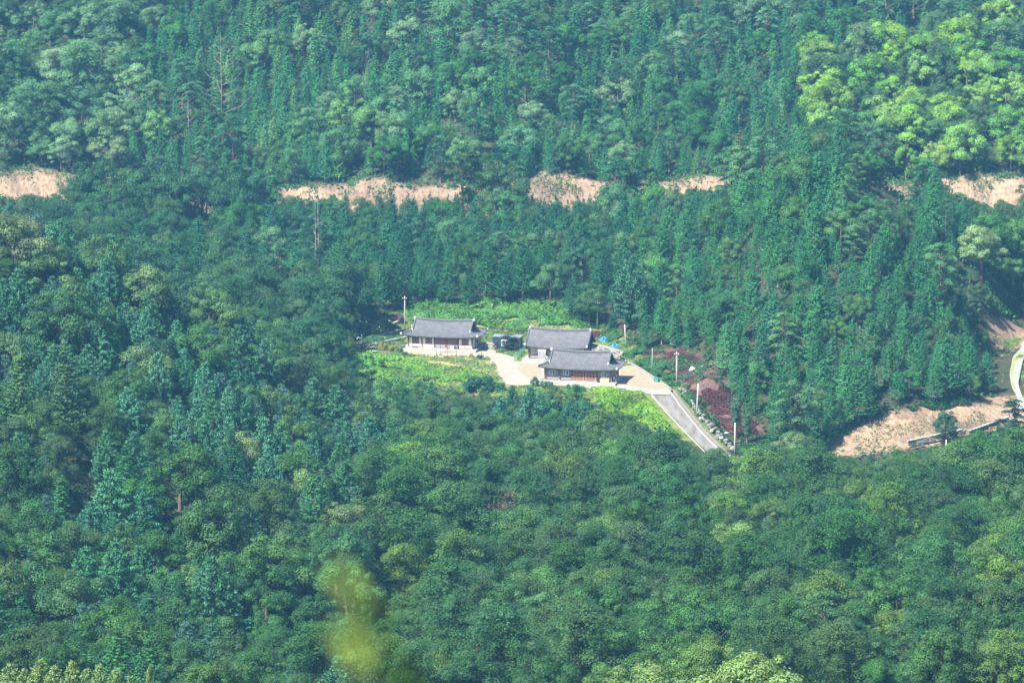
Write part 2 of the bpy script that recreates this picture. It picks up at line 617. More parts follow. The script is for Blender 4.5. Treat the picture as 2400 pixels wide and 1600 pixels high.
M['lime'] = plain('lime_cap', (0.62, 0.60, 0.60), 0.85, 0.1, 6)
M['greywall'] = plain('grey_cladding', (0.235, 0.225, 0.24), 0.85, 0.14, 1.5)
M['brown'] = plain('brown_panel', (0.26, 0.13, 0.075), 0.7, 0.2, 3)
M['orange'] = plain('orange_board', (0.48, 0.24, 0.12), 0.75, 0.12, 2.5)
M['glass'] = plain('window_glass', (0.045, 0.115, 0.125), 0.12, 0.3, 1.5, spec=0.6)
M['screen'] = plain('insect_screen', (0.20, 0.21, 0.23), 0.6, 0.1, 3)
M['paper'] = plain('paper_pane', (0.26, 0.20, 0.19), 0.7, 0.15, 5)
M['upvc'] = plain('white_frame', (0.80, 0.80, 0.80), 0.5, 0.04, 3)
M['navy'] = plain('navy_cladding', (0.018, 0.035, 0.062), 0.55, 0.2, 1.2, stretch=(8, 8, 1))
M['steel'] = plain('grey_steel', (0.16, 0.18, 0.20), 0.5, 0.15, 2)
M['dark'] = plain('dark_plastic', (0.03, 0.034, 0.045), 0.5, 0.2, 3)
M['pole'] = plain('pole_concrete', (0.36, 0.355, 0.35), 0.85, 0.1, 1.5)
M['tarp'] = plain('blue_tarp', (0.03, 0.15, 0.31), 0.5, 0.2, 1.5)
M['greenbox'] = plain('green_paint', (0.05, 0.20, 0.13), 0.6, 0.15, 3)
M['netgreen'] = plain('green_net', (0.12, 0.30, 0.20), 0.7, 0.15, 3)
M['clay'] = plain('terracotta', (0.34, 0.16, 0.09), 0.8, 0.2, 4)
M['white'] = plain('white_sheet', (0.75, 0.75, 0.74), 0.7, 0.06, 3)


def sheet(name, px, z, mat, step=1.0, edge=0.5):
    """flat ground sheet with a slightly ragged outline"""
    pts = [at(u, v, z)[:2] for u, v in px]
    out = []
    for i in range(len(pts)):
        a, b = pts[i], pts[(i + 1) % len(pts)]
        n = max(1, int(np.hypot(*(b - a)) / step))
        for k in range(n):
            q = a + (b - a) * k / n
            out.append(q + edge * np.array((vnoise(q[0], q[1], 2.3), vnoise(q[0] + 50, q[1], 2.3))))
    import bmesh
    bm = bmesh.new()
    f = bm.faces.new([bm.verts.new((float(q[0]), float(q[1]), z)) for q in out])
    bmesh.ops.triangulate(bm, faces=[f])
    bmesh.ops.recalc_face_normals(bm, faces=bm.faces)
    me = bpy.data.meshes.new(name)
    bm.to_mesh(me)
    bm.free()
    me.materials.append(mat)
    o = link(bpy.data.objects.new(name, me))
    return tag(o, kind='structure')


sheet('lawn', [(948, 829), (1000, 832), (1105, 835), (1150, 833), (1168, 862), (1172, 884), (1120, 868), (1040, 852), (960, 846)], 0.03, M['lawn'])
sheet('yard', [z3(*q) for q in ((395, 345), (450, 352), (700, 372), (860, 372), (905, 350), (960, 352), (1010, 378), (1070, 398), (1130, 425), (1250, 432), (1330, 440), (1730, 462), (1790, 448), (1870, 492), (1960, 548), (2030, 596), (2024, 622), (1900, 622), (1850, 606), (1700, 601), (1640, 590), (1500, 582), (1340, 566), (1200, 566), (1130, 574), (1035, 566), (1000, 505), (975, 448), (930, 400), (850, 398), (640, 394), (500, 384), (420, 372))], 0.045, M['yard'], 0.8, 0.75)
sheet('earth_patch', [z3(*q) for q in ((1740, 470), (1790, 452), (1868, 496), (1955, 552), (2012, 588), (1900, 590), (1800, 570), (1740, 560), (1700, 520))], 0.06, M['sand'])
sheet('earth_patch', [z3(*q) for q in ((1110, 440), (1180, 436), (1240, 440), (1255, 480), (1245, 520), (1190, 530), (1130, 505), (1100, 470))], 0.06, M['sand'])
sheet('earth_patch', [z3(*q) for q in ((1165, 396), (1175, 380), (1240, 385), (1240, 420), (1150, 424))], 0.06, M['sand'], edge=0.25)


def ribbon(name, L, Rr, mat, lift=0.0, sub=6, kind_='structure'):
    """a strip between two 3-D edge lines"""
    L, Rr = np.array(L), np.array(Rr)
    tt = np.linspace(0, len(L) - 1, (len(L) - 1) * sub + 1)
    I = lambda A: np.stack([np.interp(tt, range(len(A)), A[:, k]) for k in range(3)], 1)
    A, B = I(L), I(Rr)
    A[:, 2] += lift
    B[:, 2] += lift
    V = np.stack([A, A * 2 / 3 + B / 3, A / 3 + B * 2 / 3, B], 1).reshape(-1, 3)
    q = [(4 * i + k, 4 * i + k + 1, 4 * i + 5 + k, 4 * i + 4 + k) for i in range(len(tt) - 1) for k in range(3)]
    o = link(bpy.data.objects.new(name, np_mesh(name, V, q, mat, True)))
    return tag(o, kind=kind_)


def smooth_line(P, n=40):
    P = np.array(P)
    tt = np.linspace(0, len(P) - 1, n)
    Q = np.stack([np.interp(tt, range(len(P)), P[:, k]) for k in range(3)], 1)
    for _ in range(4):
        Q[1:-1] = (Q[:-2] + 2 * Q[1:-1] + Q[2:]) / 4
    return Q


dl = smooth_line([a for a, b in DRV])
dr = smooth_line([b for a, b in DRV])
ribbon('drive', dl, dr, M['asphalt'], 0.05, 1)


def kerb_bar(name, line, w_, h_, mat, side, base=-0.3):
    """kerb with a top and two sides along a line; side = +1 lies to the right of the line"""
    line = np.array(line)
    d = np.gradient(line, axis=0)
    nrm = np.stack([d[:, 1], -d[:, 0], np.zeros(len(d))], 1)
    nrm /= np.linalg.norm(nrm, axis=1, keepdims=True)
    o1 = line + nrm * w_ * side
    V = np.stack([line + (0, 0, base), line + (0, 0, h_), o1 + (0, 0, h_), o1 + (0, 0, base)], 1).reshape(-1, 3)
    q = [(4 * i + k, 4 * i + k + 1, 4 * i + 5 + k, 4 * i + 4 + k) for i in range(len(line) - 1) for k in range(3)]
    o = link(bpy.data.objects.new(name, np_mesh(name, V, q, mat)))
    return o


tag(kerb_bar('kerb', dl, 0.2, 0.17, M['kerb'], -1), 'white kerb along the downhill edge of the grey drive', 'kerb')
tag(kerb_bar('kerb', dr, 0.2, 0.17, M['kerb'], 1), 'white kerb along the drive beside the dark drain wall', 'kerb')
d2 = dr + np.array((0.75, 0.25, 0))
tag(kerb_bar('drain_wall', d2, 0.42, 0.55, M['drain'], 1, -0.6), 'dark concrete drain wall curving along the drive below the boulders', 'drain wall')
# long low edging wall from the right corner of the front house to the top of the drive
edge = smooth_line([at(*z3(*q), 0.0) for q in ((1775, 438), (1830, 465), (1900, 510), (1965, 552), (2010, 580), (2035, 612))])
tag(kerb_bar('edging_wall', edge, 0.3, 0.45, M['stone'], 1, -0.2), 'low grey edging wall along the foot of the shrubby slope', 'wall')
gl, gr = smooth_line([a for a, b in RG]), smooth_line([b for a, b in RG])
ribbon('gravel_road', gl, gr, M['gravel'], 0.06, 1)
g1, g2 = gl * 0.62 + gr * 0.38, gl * 0.42 + gr * 0.58
M['roadgrass'] = plain('road_grass', (0.10, 0.15, 0.03), 0.95, 0.0, 1.2, col2=(0.24, 0.23, 0.12))
ribbon('grass_strip', g1[10:30], g2[10:30], M['roadgrass'], 0.09, 1)


# ------------------------------------------------------------------ the three tiled houses
def hanok_roof(root, ex, ey, rx, yc, ze, zr, hip, tg=0.42, up=0.42, rr=0.28, pitch=0.29):
    dz = zr - ze

    def S(x, y, t):
        a = np.abs(x) / ex
        b = np.abs(y - yc) / ey
        return ze + dz * (0.72 * t + 0.28 * t * t) + up * a ** 3.2 * b ** 1.5 + rr * np.minimum(1, (np.abs(x) / rx) ** 2) * t * t

    def tend(x):
        if not hip:
            return 1.0
        return 1.0 if abs(x) <= rx else max(0.0, (ex - abs(x)) / (ex - rx) * tg)

    cols = []
    mb, tiles = MB(), MB()
    NT = 9
    xs = list(np.linspace(-ex, ex, int(2 * ex / 0.35)))
    if hip:
        xs = sorted(set(xs + [-rx - 1e-4, rx + 1e-4, -rx, rx]))
    for sgn in (-1, 1):
        rows = []
        for x in xs:
            te = tend(x)
            ts = np.linspace(0, te, NT)
            ys = yc + sgn * ey * (1 - ts)
            bow = 0.10 * (1 - (abs(x) / ex) ** 2) * (1 - ts)       # the eave draws in a little at mid-length
            rows.append([(x, y - sgn * b, float(S(x, y, t))) for y, t, b in zip(ys, ts, bow)])
        V = [q for r_ in rows for q in r_]
        F = [(i * NT + k, (i + 1) * NT + k, (i + 1) * NT + k + 1, i * NT + k + 1) for i in range(len(xs) - 1) for k in range(NT - 1)]
        mb.add(V, F)
        # eave edge and soffit
        E = [r_[0] for r_ in rows]
        n0 = len(E)
        V2 = E + [(q[0], q[1] - sgn * 0.03, q[2] - 0.16) for q in E] + [(q[0] * 0.985, yc + sgn * (ey - 1.35), ze - 0.02 + 0.25) for q in E]
        F2 = [(i, i + 1, n0 + i + 1, n0 + i) for i in range(n0 - 1)] + [(n0 + i, n0 + i + 1, 2 * n0 + i + 1, 2 * n0 + i) for i in range(n0 - 1)]
        mb.add(V2, F2)
        for x in np.arange(-ex + 0.12, ex - 0.05, pitch):
            te = tend(x)
            if te < 0.02:
                continue
            ts = np.linspace(0, te, 7)
            ys = yc + sgn * ey * (1 - ts) - sgn * 0.10 * (1 - (abs(x) / ex) ** 2) * (1 - ts)
            ys[0] += sgn * 0.06
            zs = S(x, ys, ts)
            pts = []
            for y, z in zip(ys, zs):
                pts += [(x - 0.085, y, z), (x - 0.05, y, z + 0.085), (x + 0.05, y, z + 0.085), (x + 0.085, y, z)]
            fs = [(4 * i + k, 4 * i + k + 1, 4 * i + 5 + k, 4 * i + 4 + k) for i in range(6) for k in range(3)] + [(0, 1, 2, 3)]
            tiles.add(pts, fs)
    if hip:
        for sgn in (-1, 1):
            rows = []
            NS = 8
            for s in np.linspace(0, 1, NS):
                x = sgn * (ex - s * (ex - rx))
                yh = ey * (1 - s * tg)
                rows.append([(x, yc + q * yh, float(S(x, yc + q * yh, s * tg))) for q in np.linspace(-1, 1, 17)])
            V = [q for r_ in rows for q in r_]
            mb.add(V, [(i * 17 + k, i * 17 + k + 1, (i + 1) * 17 + k + 1, (i + 1) * 17 + k) for i in range(NS - 1) for k in range(16)])
            E = rows[0]
            V2 = E + [(q[0], q[1], q[2] - 0.16) for q in E] + [(q[0] - sgn * 1.3, yc + (q[1] - yc) * 0.8, ze + 0.22) for q in E]
            mb.add(V2, [(i, i + 1, 17 + i + 1, 17 + i) for i in range(16)] + [(17 + i, 18 + i, 35 + i, 34 + i) for i in range(16)])
            for y in np.arange(-ey + 0.15, ey, pitch):
                smax = min(1.0, (1 - abs(y) / ey) / tg)
                if smax < 0.05:
                    continue
                ss = np.linspace(0, smax, 5)
                xx_ = sgn * (ex - ss * (ex - rx))
                zs = S(xx_, yc + y, ss * tg)
                pts = []
                for x, z in zip(xx_, zs):
                    pts += [(x, yc + y - 0.085, z), (x, yc + y - 0.05, z + 0.085), (x, yc + y + 0.05, z + 0.085), (x, yc + y + 0.085, z)]
                tiles.add(pts, [(4 * i + k, 4 * i + k + 1, 4 * i + 5 + k, 4 * i + 4 + k) for i in range(4) for k in range(3)] + [(0, 1, 2, 3)])
    roof = mb.build('roof', M['tile'], root, True)
    tl = tiles.build('roof_tiling', M['tile'], roof)
    tl['kind'] = 'stuff'

    def cap(name, pts, w_, h_):
        mb_ = MB()
        V, F = [], []
        P = [Vector(p) for p in pts]
        for i, p_ in enumerate(P):
            d = (P[min(i + 1, len(P) - 1)] - P[max(i - 1, 0)])
            s_ = Vector((d.y, -d.x, 0))
            s_ = s_.normalized() * w_ / 2 if s_.length > 1e-6 else Vector((w_ / 2, 0, 0))
            V += [p_ - s_ + Vector((0, 0, -0.12)), p_ - s_ + Vector((0, 0, h_ * 0.75)), p_ - s_ * 0.5 + Vector((0, 0, h_)), p_ + s_ * 0.5 + Vector((0, 0, h_)), p_ + s_ + Vector((0, 0, h_ * 0.75)), p_ + s_ + Vector((0, 0, -0.12))]
        for i in range(len(P) - 1):
            F += [(6 * i + k, 6 * i + k + 1, 6 * i + 7 + k, 6 * i + 6 + k) for k in range(5)]
        F += [tuple(range(6)), tuple(6 * (len(P) - 1) + k for k in reversed(range(6)))]
        mb_.add(V, F)
        return mb_.build(name, M['ridge'], roof)

    def lime(p_, s_=0.30):
        x, y, z = p_
        mb_ = MB()
        mb_.tube([(x - 0.01, y, z - 0.10), (x, y, z + s_ * 0.55), (x, y, z + s_ * 1.25)], [s_ * 0.62, s_ * 0.66, s_ * 0.35], 8)
        mb_.build('ridge_end_cap', M['lime'], roof)

    xr = np.linspace(-rx - 0.12, rx + 0.12, 15)
    rid = [(x, yc, float(S(np.float64(x), yc, 1.0)) - 0.02) for x in xr]
    cap('ridge', rid, 0.34, 0.46)
    for e in (rid[0], rid[-1]):
        lime((e[0], e[1], e[2] + 0.1), 0.34)
    for sx in (-1, 1):
        for sy in (-1, 1):
            x0 = sx * (rx - 0.02) if hip else sx * (ex - 0.14)
            tb = tg if hip else 0.05
            ts = np.linspace(0.97, tb - (0.02 if hip else 0), 8)
            pts = [(x0, yc + sy * ey * (1 - t), float(S(np.float64(x0), yc + sy * ey * (1 - t), t))) for t in ts]
            cap('descending_ridge', pts, 0.30, 0.30)
            lime((pts[-1][0], pts[-1][1], pts[-1][2] + 0.05), 0.26)
            if hip:
                ss = np.linspace(0.95, 0.02, 8)
                pts = [(sx * (ex - s * (ex - rx)), yc + sy * ey * (1 - s * tg), float(S(np.float64(ex - s * (ex - rx)), yc + sy * ey * (1 - s * tg), s * tg))) for s in ss]
                cap('hip_ridge', pts, 0.30, 0.28)
                lime((pts[-1][0], pts[-1][1], pts[-1][2] + 0.03), 0.27)
        # gable wall with its bargeboards
        xg = sx * ((rx - 0.35) if hip else (ex - 0.75))
        t0 = tg - 0.02 if hip else 0.24
        gb = MB()
        pr = [(yc + q * ey * (1 - t), float(S(np.float64(xg), yc + q * ey * (1 - t), t)) - 0.05) for q, t in [(-1, t0), (-1, 0.65), (-1, 0.98), (1, 0.98), (1, 0.65), (1, t0)]]
        gb.add([(xg, y, z) for y, z in pr] + [(xg - sx * 0.2, y, z) for y, z in pr], [tuple(range(6)), tuple(range(11, 5, -1))])
        gb.build('gable_wall', M['wood'] if hip else M['greywall'], root)
        for sy in (-1, 1):
            xb = sx * ((rx + 0.10) if hip else (ex - 0.02))
            bb = MB()
            ts = np.linspace(t0 + 0.02 if hip else 0.02, 0.98, 6)
            top = [(xb, yc + sy * ey * (1 - t), float(S(np.float64(min(abs(xb), ex)) * (1 if sx > 0 else -1), yc + sy * ey * (1 - t), t)) - 0.03) for t in ts]
            if hip:
                top = [(xb, yc + sy * ey * (1 - t), float(S(np.float64(rx), yc + sy * ey * (1 - t), t)) - 0.03) for t in ts]
            bot = [(a_, b_, c_ - 0.32) for a_, b_, c_ in top]
            inn = [(a_ - sx * 0.07, b_, c_) for a_, b_, c_ in top]
            inb = [(a_ - sx * 0.07, b_, c_) for a_, b_, c_ in bot]
            V = top + bot + inn + inb
            F = [(i, i + 1, 7 + i, 6 + i) for i in range(5)] + [(12 + i, 13 + i, 19 + i, 18 + i) for i in range(5)] + [(6 + i, 7 + i, 19 + i, 18 + i) for i in range(5)]
            bb.add(V, F)
            bb.build('bargeboard', M['wood'], root)
    # rafter ends under the front eave
    rf = MB()
    for x in np.arange(-ex + 0.9, ex - 0.8, 0.42):
        zt = float(S(np.float64(x), yc - ey, 0)) - 0.24
        rf.tube([(x, yc - ey + 0.22, zt), (x, yc - ey + 1.5, ze + 0.05)], 0.055, 4)
    r_ = rf.build('rafter_row', M['wood'], root)
    r_['kind'] = 'stuff'
    return S


def box_part(name, b, mat, parent):
    return MB().box(*b).build(name, mat, parent)


def window_part(root, x0, x1, z0, z1, style, y=0.0):
    """window with a frame of its own, panes and bars; style: lattice (timber) or white (frame and two panes)"""
    if style == 'lattice':
        w_ = box_part('window', (x0, x1, y - 0.02, y + 0.10, z0, z1), M['paper'], root)
        f = MB()
        f.box(x0 - 0.06, x1 + 0.06, y - 0.07, y - 0.022, z1, z1 + 0.09).box(x0 - 0.06, x1 + 0.06, y - 0.07, y - 0.022, z0 - 0.09, z0)
        f.box(x0 - 0.06, x0 + 0.03, y - 0.072, y - 0.022, z0 + .002, z1 - .002).box(x1 - 0.03, x1 + 0.06, y - 0.072, y - 0.022, z0 + .002, z1 - .002)
        f.box((x0 + x1) / 2 - 0.05, (x0 + x1) / 2 + 0.05, y - 0.068, y - 0.022, z0 + .002, z1 - .002)
        f.build('frame', M['wood'], w_)
        l = MB()
        n = max(4, int((x1 - x0) / 0.16))
        for i in range(1, n):
            xx_ = x0 + (x1 - x0) * i / n
            l.box(xx_ - 0.028, xx_ + 0.028, y - 0.045, y - 0.021, z0 + 0.01, z1 - 0.01)
        for q in (0.18, 0.5, 0.82):
            zz = z0 + (z1 - z0) * q
            l.box(x0 + .04, x1 - .04, y - 0.05, y - 0.021, zz - 0.03, zz + 0.03)
        l.build('lattice', M['woodlight'], w_)
    else:
        xm = (x0 + x1) / 2
        f = MB()
        for a, b_, c_, d in ((x0, x1, z1 - 0.09, z1), (x0, x1, z0, z0 + 0.09), (x0, x0 + 0.09, z0 + 0.09, z1 - 0.09), (x1 - 0.09, x1, z0 + 0.09, z1 - 0.09), (xm - 0.05, xm + 0.05, z0 + 0.09, z1 - 0.09)):
            f.box(a, b_, y - 0.075, y + 0.04, c_, d)
        w_ = f.build('window', M['upvc'], root)
        box_part('pane', (x0 + 0.09, xm - 0.05, y - 0.03, y + 0.02, z0 + 0.09, z1 - 0.09), M['screen'], w_)
        box_part('pane', (xm + 0.05, x1 - 0.09, y - 0.035, y + 0.015, z0 + 0.09, z1 - 0.09), M['glass'], w_)
        box_part('sill', (x0 - 0.06, x1 + 0.06, y - 0.12, y - 0.02, z0 - 0.07, z0 - 0.003), M['wood'], w_)


def door_part(root, x0, x1, z0, z1, style, y=0.0):
    if style == 'timber':
        d = box_part('door', (x0, x1, y - 0.02, y + 0.08, z0, z1), M['paper'], root)
        zm0, zm1 = z0 + (z1 - z0) * 0.32, z0 + (z1 - z0) * 0.55
        f = MB()
        xm = (x0 + x1) / 2
        f.box(x0, x1, y - 0.07, y - 0.022, z1 - 0.08, z1).box(x0, x1, y - 0.07, y - 0.022, z0, z0 + 0.07)
        f.box(x0, x1, y - 0.066, y - 0.022, zm1 - 0.2, zm1 + 0.05)
        for xx_ in (x0 + 0.05, xm, x1 - 0.05):
            f.box(xx_ - 0.055, xx_ + 0.055, y - 0.074, y - 0.022, z0 + .072, z1 - .082)
        f.build('frame', M['woodlight'], d)
        l = MB()
        n = 10
        for i in range(1, n):
            xx_ = x0 + (x1 - x0) * i / n
            l.box(xx_ - 0.02, xx_ + 0.02, y - 0.045, y - 0.021, zm1 + 0.06, z1 - 0.09)
        for q in (0.3, 0.65):
            zz = zm1 + (z1 - zm1) * q
            l.box(x0 + .1, x1 - .1, y - 0.05, y - 0.021, zz - 0.02, zz + 0.02)
        l.build('lattice', M['wood'], d)
        box_part('glass_pane', (x0 + 0.11, xm - 0.06, y - 0.035, y - 0.021, z0 + 0.08, zm0 + 0.1), M['screen'], d)
        box_part('glass_pane', (xm + 0.06, x1 - 0.11, y - 0.035, y - 0.021, z0 + 0.08, zm0 + 0.1), M['screen'], d)
    else:
        d = box_part('door', (x0 + 0.08, x1 - 0.08, y - 0.03, y + 0.06, z0 + .01, z1 - 0.08), M['brown'], root)
        f = MB()
        f.box(x0, x1, y - 0.09, y + 0.03, z1 - 0.08, z1).box(x0, x0 + 0.08, y - 0.092, y + 0.03, z0, z1 - .082).box(x1 - 0.08, x1, y - 0.092, y + 0.03, z0, z1 - .082)
        f.build('frame', M['kerb'], d)
        l = MB()
        for i in range(1, 4):
            xx_ = x0 + (x1 - x0) * i / 4
            l.box(xx_ - 0.035, xx_ + 0.035, y - 0.06, y - 0.031, z0 + 0.05, z1 - 0.12)
        for q in (0.25, 0.5, 0.75):
            zz = z0 + (z1 - z0) * q
            l.box(x0 + .1, x1 - .1, y - 0.056, y - 0.031, zz - 0.04, zz + 0.04)
        l.build('lattice', M['wood'], d)


def hanok(name, loc, rz, label, bays, D, wallmat, stripmat, hip, ex_over, rx, lightdoor=False, style='lattice', zr=5.45, side_window=True, ze=2.83):
    root = empty(name, loc, rz, label, 'house')
    L = sum(b[0] for b in bays)
    x0 = -L / 2
    zb, zt = 0.45, 3.0
    pl = MB()
    pl.box(-L / 2 - 1.05, L / 2 + 1.05, -1.35, D + 0.9, -0.5, zb)
    pl.build('platform', M['kerb'], root)
    st = MB()
    st.box(-1.5, 1.5, -1.9, -1.352, -0.3, 0.22)
    st.build('step_stone', M['paleStone'], root)
    core = MB().box(-L / 2 + 0.05, L / 2 - 0.05, 0.08, D - 0.08, zb + 0.002, zt + 0.25)
    core.build('wall', M['wood'] if wallmat is M['plaster'] else wallmat, root)
    colx = [x0]
    for b in bays:
        colx.append(colx[-1] + b[0])
    for x in colx:
        MB().box(x - 0.13, x + 0.13, -0.13, 0.13, zb + .001, zt).build('column', M['wood'], root)
        MB().tube([(x, 0, zb - 0.02), (x, 0, zb + 0.12)], [0.24, 0.19], 8).build('base_stone', M['paleStone'], root)
    for y in (D / 3, D * 2 / 3, D):
        for sx in (-1, 1):
            MB().box(sx * L / 2 - 0.12, sx * L / 2 + 0.12, y - 0.12, y + 0.12, zb + .001, zt).build('column', M['wood'], root)
    box_part('lintel', (-L / 2 - 0.3, L / 2 + 0.3, -0.10, 0.10, zt + .001, zt + 0.26), M['wood'], root)
    for sx in (-1, 1):
        box_part('lintel', (sx * L / 2 - 0.1, sx * L / 2 + 0.1, 0.102, D, zt + .001, zt + 0.26), M['wood'], root)
    for i, b in enumerate(bays):
        a, c_ = colx[i] + 0.13, colx[i + 1] - 0.13
        zl, zh = zb + 0.85, zb + 1.98
        typ = b[1]
        if typ in ('window',):
            m = (c_ - a)
            ww = b[2] if len(b) > 2 else 0.52
            off = b[3] if len(b) > 3 else 0.5
            w0 = a + m * (off - ww / 2)
            w1 = a + m * (off + ww / 2)
            rail = lambda z, h_=0.07: box_part('rail', (a + .001, c_ - .001, -0.06, 0.08, z, z + h_), M['wood'], root)
            rail(zl - 0.12)
            rail(zh + 0.02)
            rail(zb + 0.1, 0.06)
            if wallmat is M['plaster']:
                box_part('plaster_panel', (a + .02, w0 - 0.07, 0.0, 0.078, zl - 0.048, zh + .018), M['plaster'], root)
                box_part('plaster_panel', (w1 + 0.07, c_ - .02, 0.0, 0.078, zl - 0.048, zh + .018), M['plaster'], root)
                box_part('plaster_panel', (a + .02, c_ - .02, 0.0, 0.078, zb + 0.162, zl - 0.122), M['plaster'], root)
                window_part(root, w0, w1, zl, zh - 0.02, 'lattice')
            else:
                window_part(root, w0, w1, zl + 0.12, zh - 0.02, 'white', 0.03)
            if stripmat is not None and not (len(b) > 4 and b[4] == 'nostrip'):
                box_part('plaster_panel', (a + .02, c_ - .02, 0.0, 0.078, zh + 0.092, zt - 0.03), stripmat, root)
        elif typ == 'door':
            door_part(root, a + 0.03, c_ - 0.03, zb + 0.02, zh + (0.08 if lightdoor else 0.02), 'light' if lightdoor else 'timber')
            box_part('rail', (a + .001, c_ - .001, -0.06, 0.08, zh + 0.1, zh + 0.17), M['wood'], root)
            if not lightdoor:
                box_part('plaster_panel', (a + .02, c_ - .02, 0.0, 0.078, zh + 0.172, zt - 0.06), M['plaster'], root)
        elif typ == 'panel':
            box_part('rail', (a + .001, c_ - .001, -0.06, 0.08, zh + 0.1, zh + 0.17), M['wood'], root)
            if stripmat is not None:
                box_part('plaster_panel', (a + .02, c_ - .02, 0.0, 0.078, zh + 0.172, zt - 0.03), stripmat, root)
    # side walls: panels between the columns
    xs_ = L / 2
    for k in range(3):
        y0, y1 = D * k / 3 + 0.13, D * (k + 1) / 3 - 0.13
        wm = M['plaster'] if wallmat is M['plaster'] else wallmat
        for z0, z1 in ((zb + 0.1, zb + 0.75), (zb + 0.85, zb + 1.98), (zb + 2.08, zt - 0.05)):
            if k == 1 and side_window and z0 == zb + 0.85:
                wn = MB().box(xs_ - 0.02, xs_ + 0.05, y0 + 0.25, y1 - 0.25, z0 + 0.1, z1 - 0.1).build('window', M['glass'] if style == 'lattice' else M['screen'], root)
                fr = MB()
                ya, yb, za, zz = y0 + 0.25, y1 - 0.25, z0 + 0.1, z1 - 0.1
                fr.box(xs_ - .02, xs_ + .075, ya - 0.1, ya, za, zz).box(xs_ - .02, xs_ + .075, yb, yb + 0.1, za, zz).box(xs_ - .02, xs_ + .074, ya - 0.1, yb + 0.1, zz + .001, zz + 0.1).box(xs_ - .02, xs_ + .074, ya - 0.1, yb + 0.1, za - 0.1, za - .001)
                fr.build('frame', M['wood'] if style == 'lattice' else M['upvc'], wn)
                continue
            MB().box(xs_ - 0.048, xs_ + 0.03, y0, y1, z0, z1).build('plaster_panel' if wallmat is M['plaster'] else 'cladding_panel', wm, root)
            MB().box(-xs_ - 0.03, -xs_ + 0.048, y0, y1, z0, z1).build('plaster_panel' if wallmat is M['plaster'] else 'cladding_panel', wm, root)
    hanok_roof(root, L / 2 + ex_over, D / 2 + 1.12, rx, D / 2, ze, zr, hip)
    return root


RZ = R(-13)
f1 = at(1032, 819, 0.0)
f1 = at(1032, 815.5, 0.45)
house1 = hanok('tiled_house', (f1[0], f1[1], 0), RZ, 'white-walled timber house with grey tiled hip roof, its brown doors in the middle',
               [(2.85, 'window', 0.50, 0.52), (2.62, 'window', 0.52, 0.54), (2.5, 'door'), (2.5, 'door'), (2.93, 'window', 0.48, 0.5)],
               6.8, M['plaster'], M['plaster'], True, 1.35, 6.1)
f3 = at(1355, 892.5, 0.45)
house3 = hanok('tiled_house', (f3[0], f3[1], 0), RZ, 'grey-walled tiled house nearest the drive, hip roof, three white windows in front',
               [(2.9, 'window', 0.44, 0.50), (2.5, 'window', 0.50, 0.50, 'nostrip'), (2.45, 'door'), (2.4, 'door'), (2.92, 'window', 0.42, 0.50)],
               6.6, M['greywall'], M['plaster'], True, 1.3, 5.85, True, 'white')
f2 = at(1305, 842, 0.45)
house2 = hanok('tiled_house', (f2[0], f2[1], 0), RZ, 'grey-walled tiled house with plain gable roof, half hidden behind the front house',
               [(2.05, 'window', 0.55, 0.52), (1.65, 'panel'), (2.7, 'panel'), (2.2, 'panel'), (2.9, 'panel')],
               6.4, M['greywall'], M['plaster'], False, 0.75, 6.1, True, 'white', zr=5.7, side_window=False)
# white-topped entrance box, glazed door and pent eave of the gabled house
box_part('porch', (-3.72, -2.12, -0.75, 0.05, 0.452, 2.1), M['greywall'], house2)
box_part('porch_top', (-3.74, -2.10, -0.78, 0.05, 2.103, 2.95), M['upvc'], house2)
window_part(house2, 0.35, 2.6, 1.05, 2.3, 'white', 0.0)
pe = MB()
pe.add([(5.8, 0.6, 3.05), (7.35, 0.4, 2.72), (7.35, 6.0, 2.72), (5.8, 5.8, 3.05), (5.8, 0.6, 2.9), (7.35, 0.4, 2.6), (7.35, 6.0, 2.6), (5.8, 5.8, 2.9)], [(0, 1, 2, 3), (4, 7, 6, 5), (0, 4, 5, 1), (1, 5, 6, 2), (2, 6, 7, 3)])
pe.build('pent_eave', M['tile'], house2)
box_part('step', (-6.7, -1.2, -2.6, -1.36, -0.3, 0.25), M['kerb'], house2)


def on(house, x, y, z):
    """world point of a place given in a house's own axes"""
    c_, s_ = math.cos(RZ), math.sin(RZ)
    l = house.location
    return (l.x + x * c_ - y * s_, l.y + x * s_ + y * c_, l.z + z)


# ------------------------------------------------------------------ navy cabin
cb = at(1187, 818.5, 0)
cabin = empty('cabin', (cb[0], cb[1], 0), R(-12), 'flat-roofed navy blue cabin with white window between two tiled houses', 'cabin')
box_part('wall', (-2.85, 2.85, 0, 2.6, 0, 2.5), M['navy'], cabin)
box_part('roof', (-2.98, 2.98, -0.12, 2.72, 2.502, 2.66), M['steel'], cabin)
w_ = box_part('window', (-0.95, 0.55, -0.03, 0.02, 0.75, 1.9), M['screen'], cabin)
fr = MB()
for a, b, c_, d in ((-1.05, 0.65, 1.9, 2.0), (-1.05, 0.65, 0.65, 0.75), (-1.05, -0.95, 0.75, 1.9), (0.55, 0.65, 0.75, 1.9), (-0.25, -0.15, 0.75, 1.9)):
    fr.box(a, b, -0.08, 0.01, c_, d)
fr.build('frame', M['upvc'], w_)
dd = box_part('door', (1.3, 2.2, -0.05, 0.01, 0.05, 2.1), M['dark'], cabin)
box_part('handle', (1.38, 1.44, -0.1, -0.052, 1.0, 1.15), M['steel'], dd)

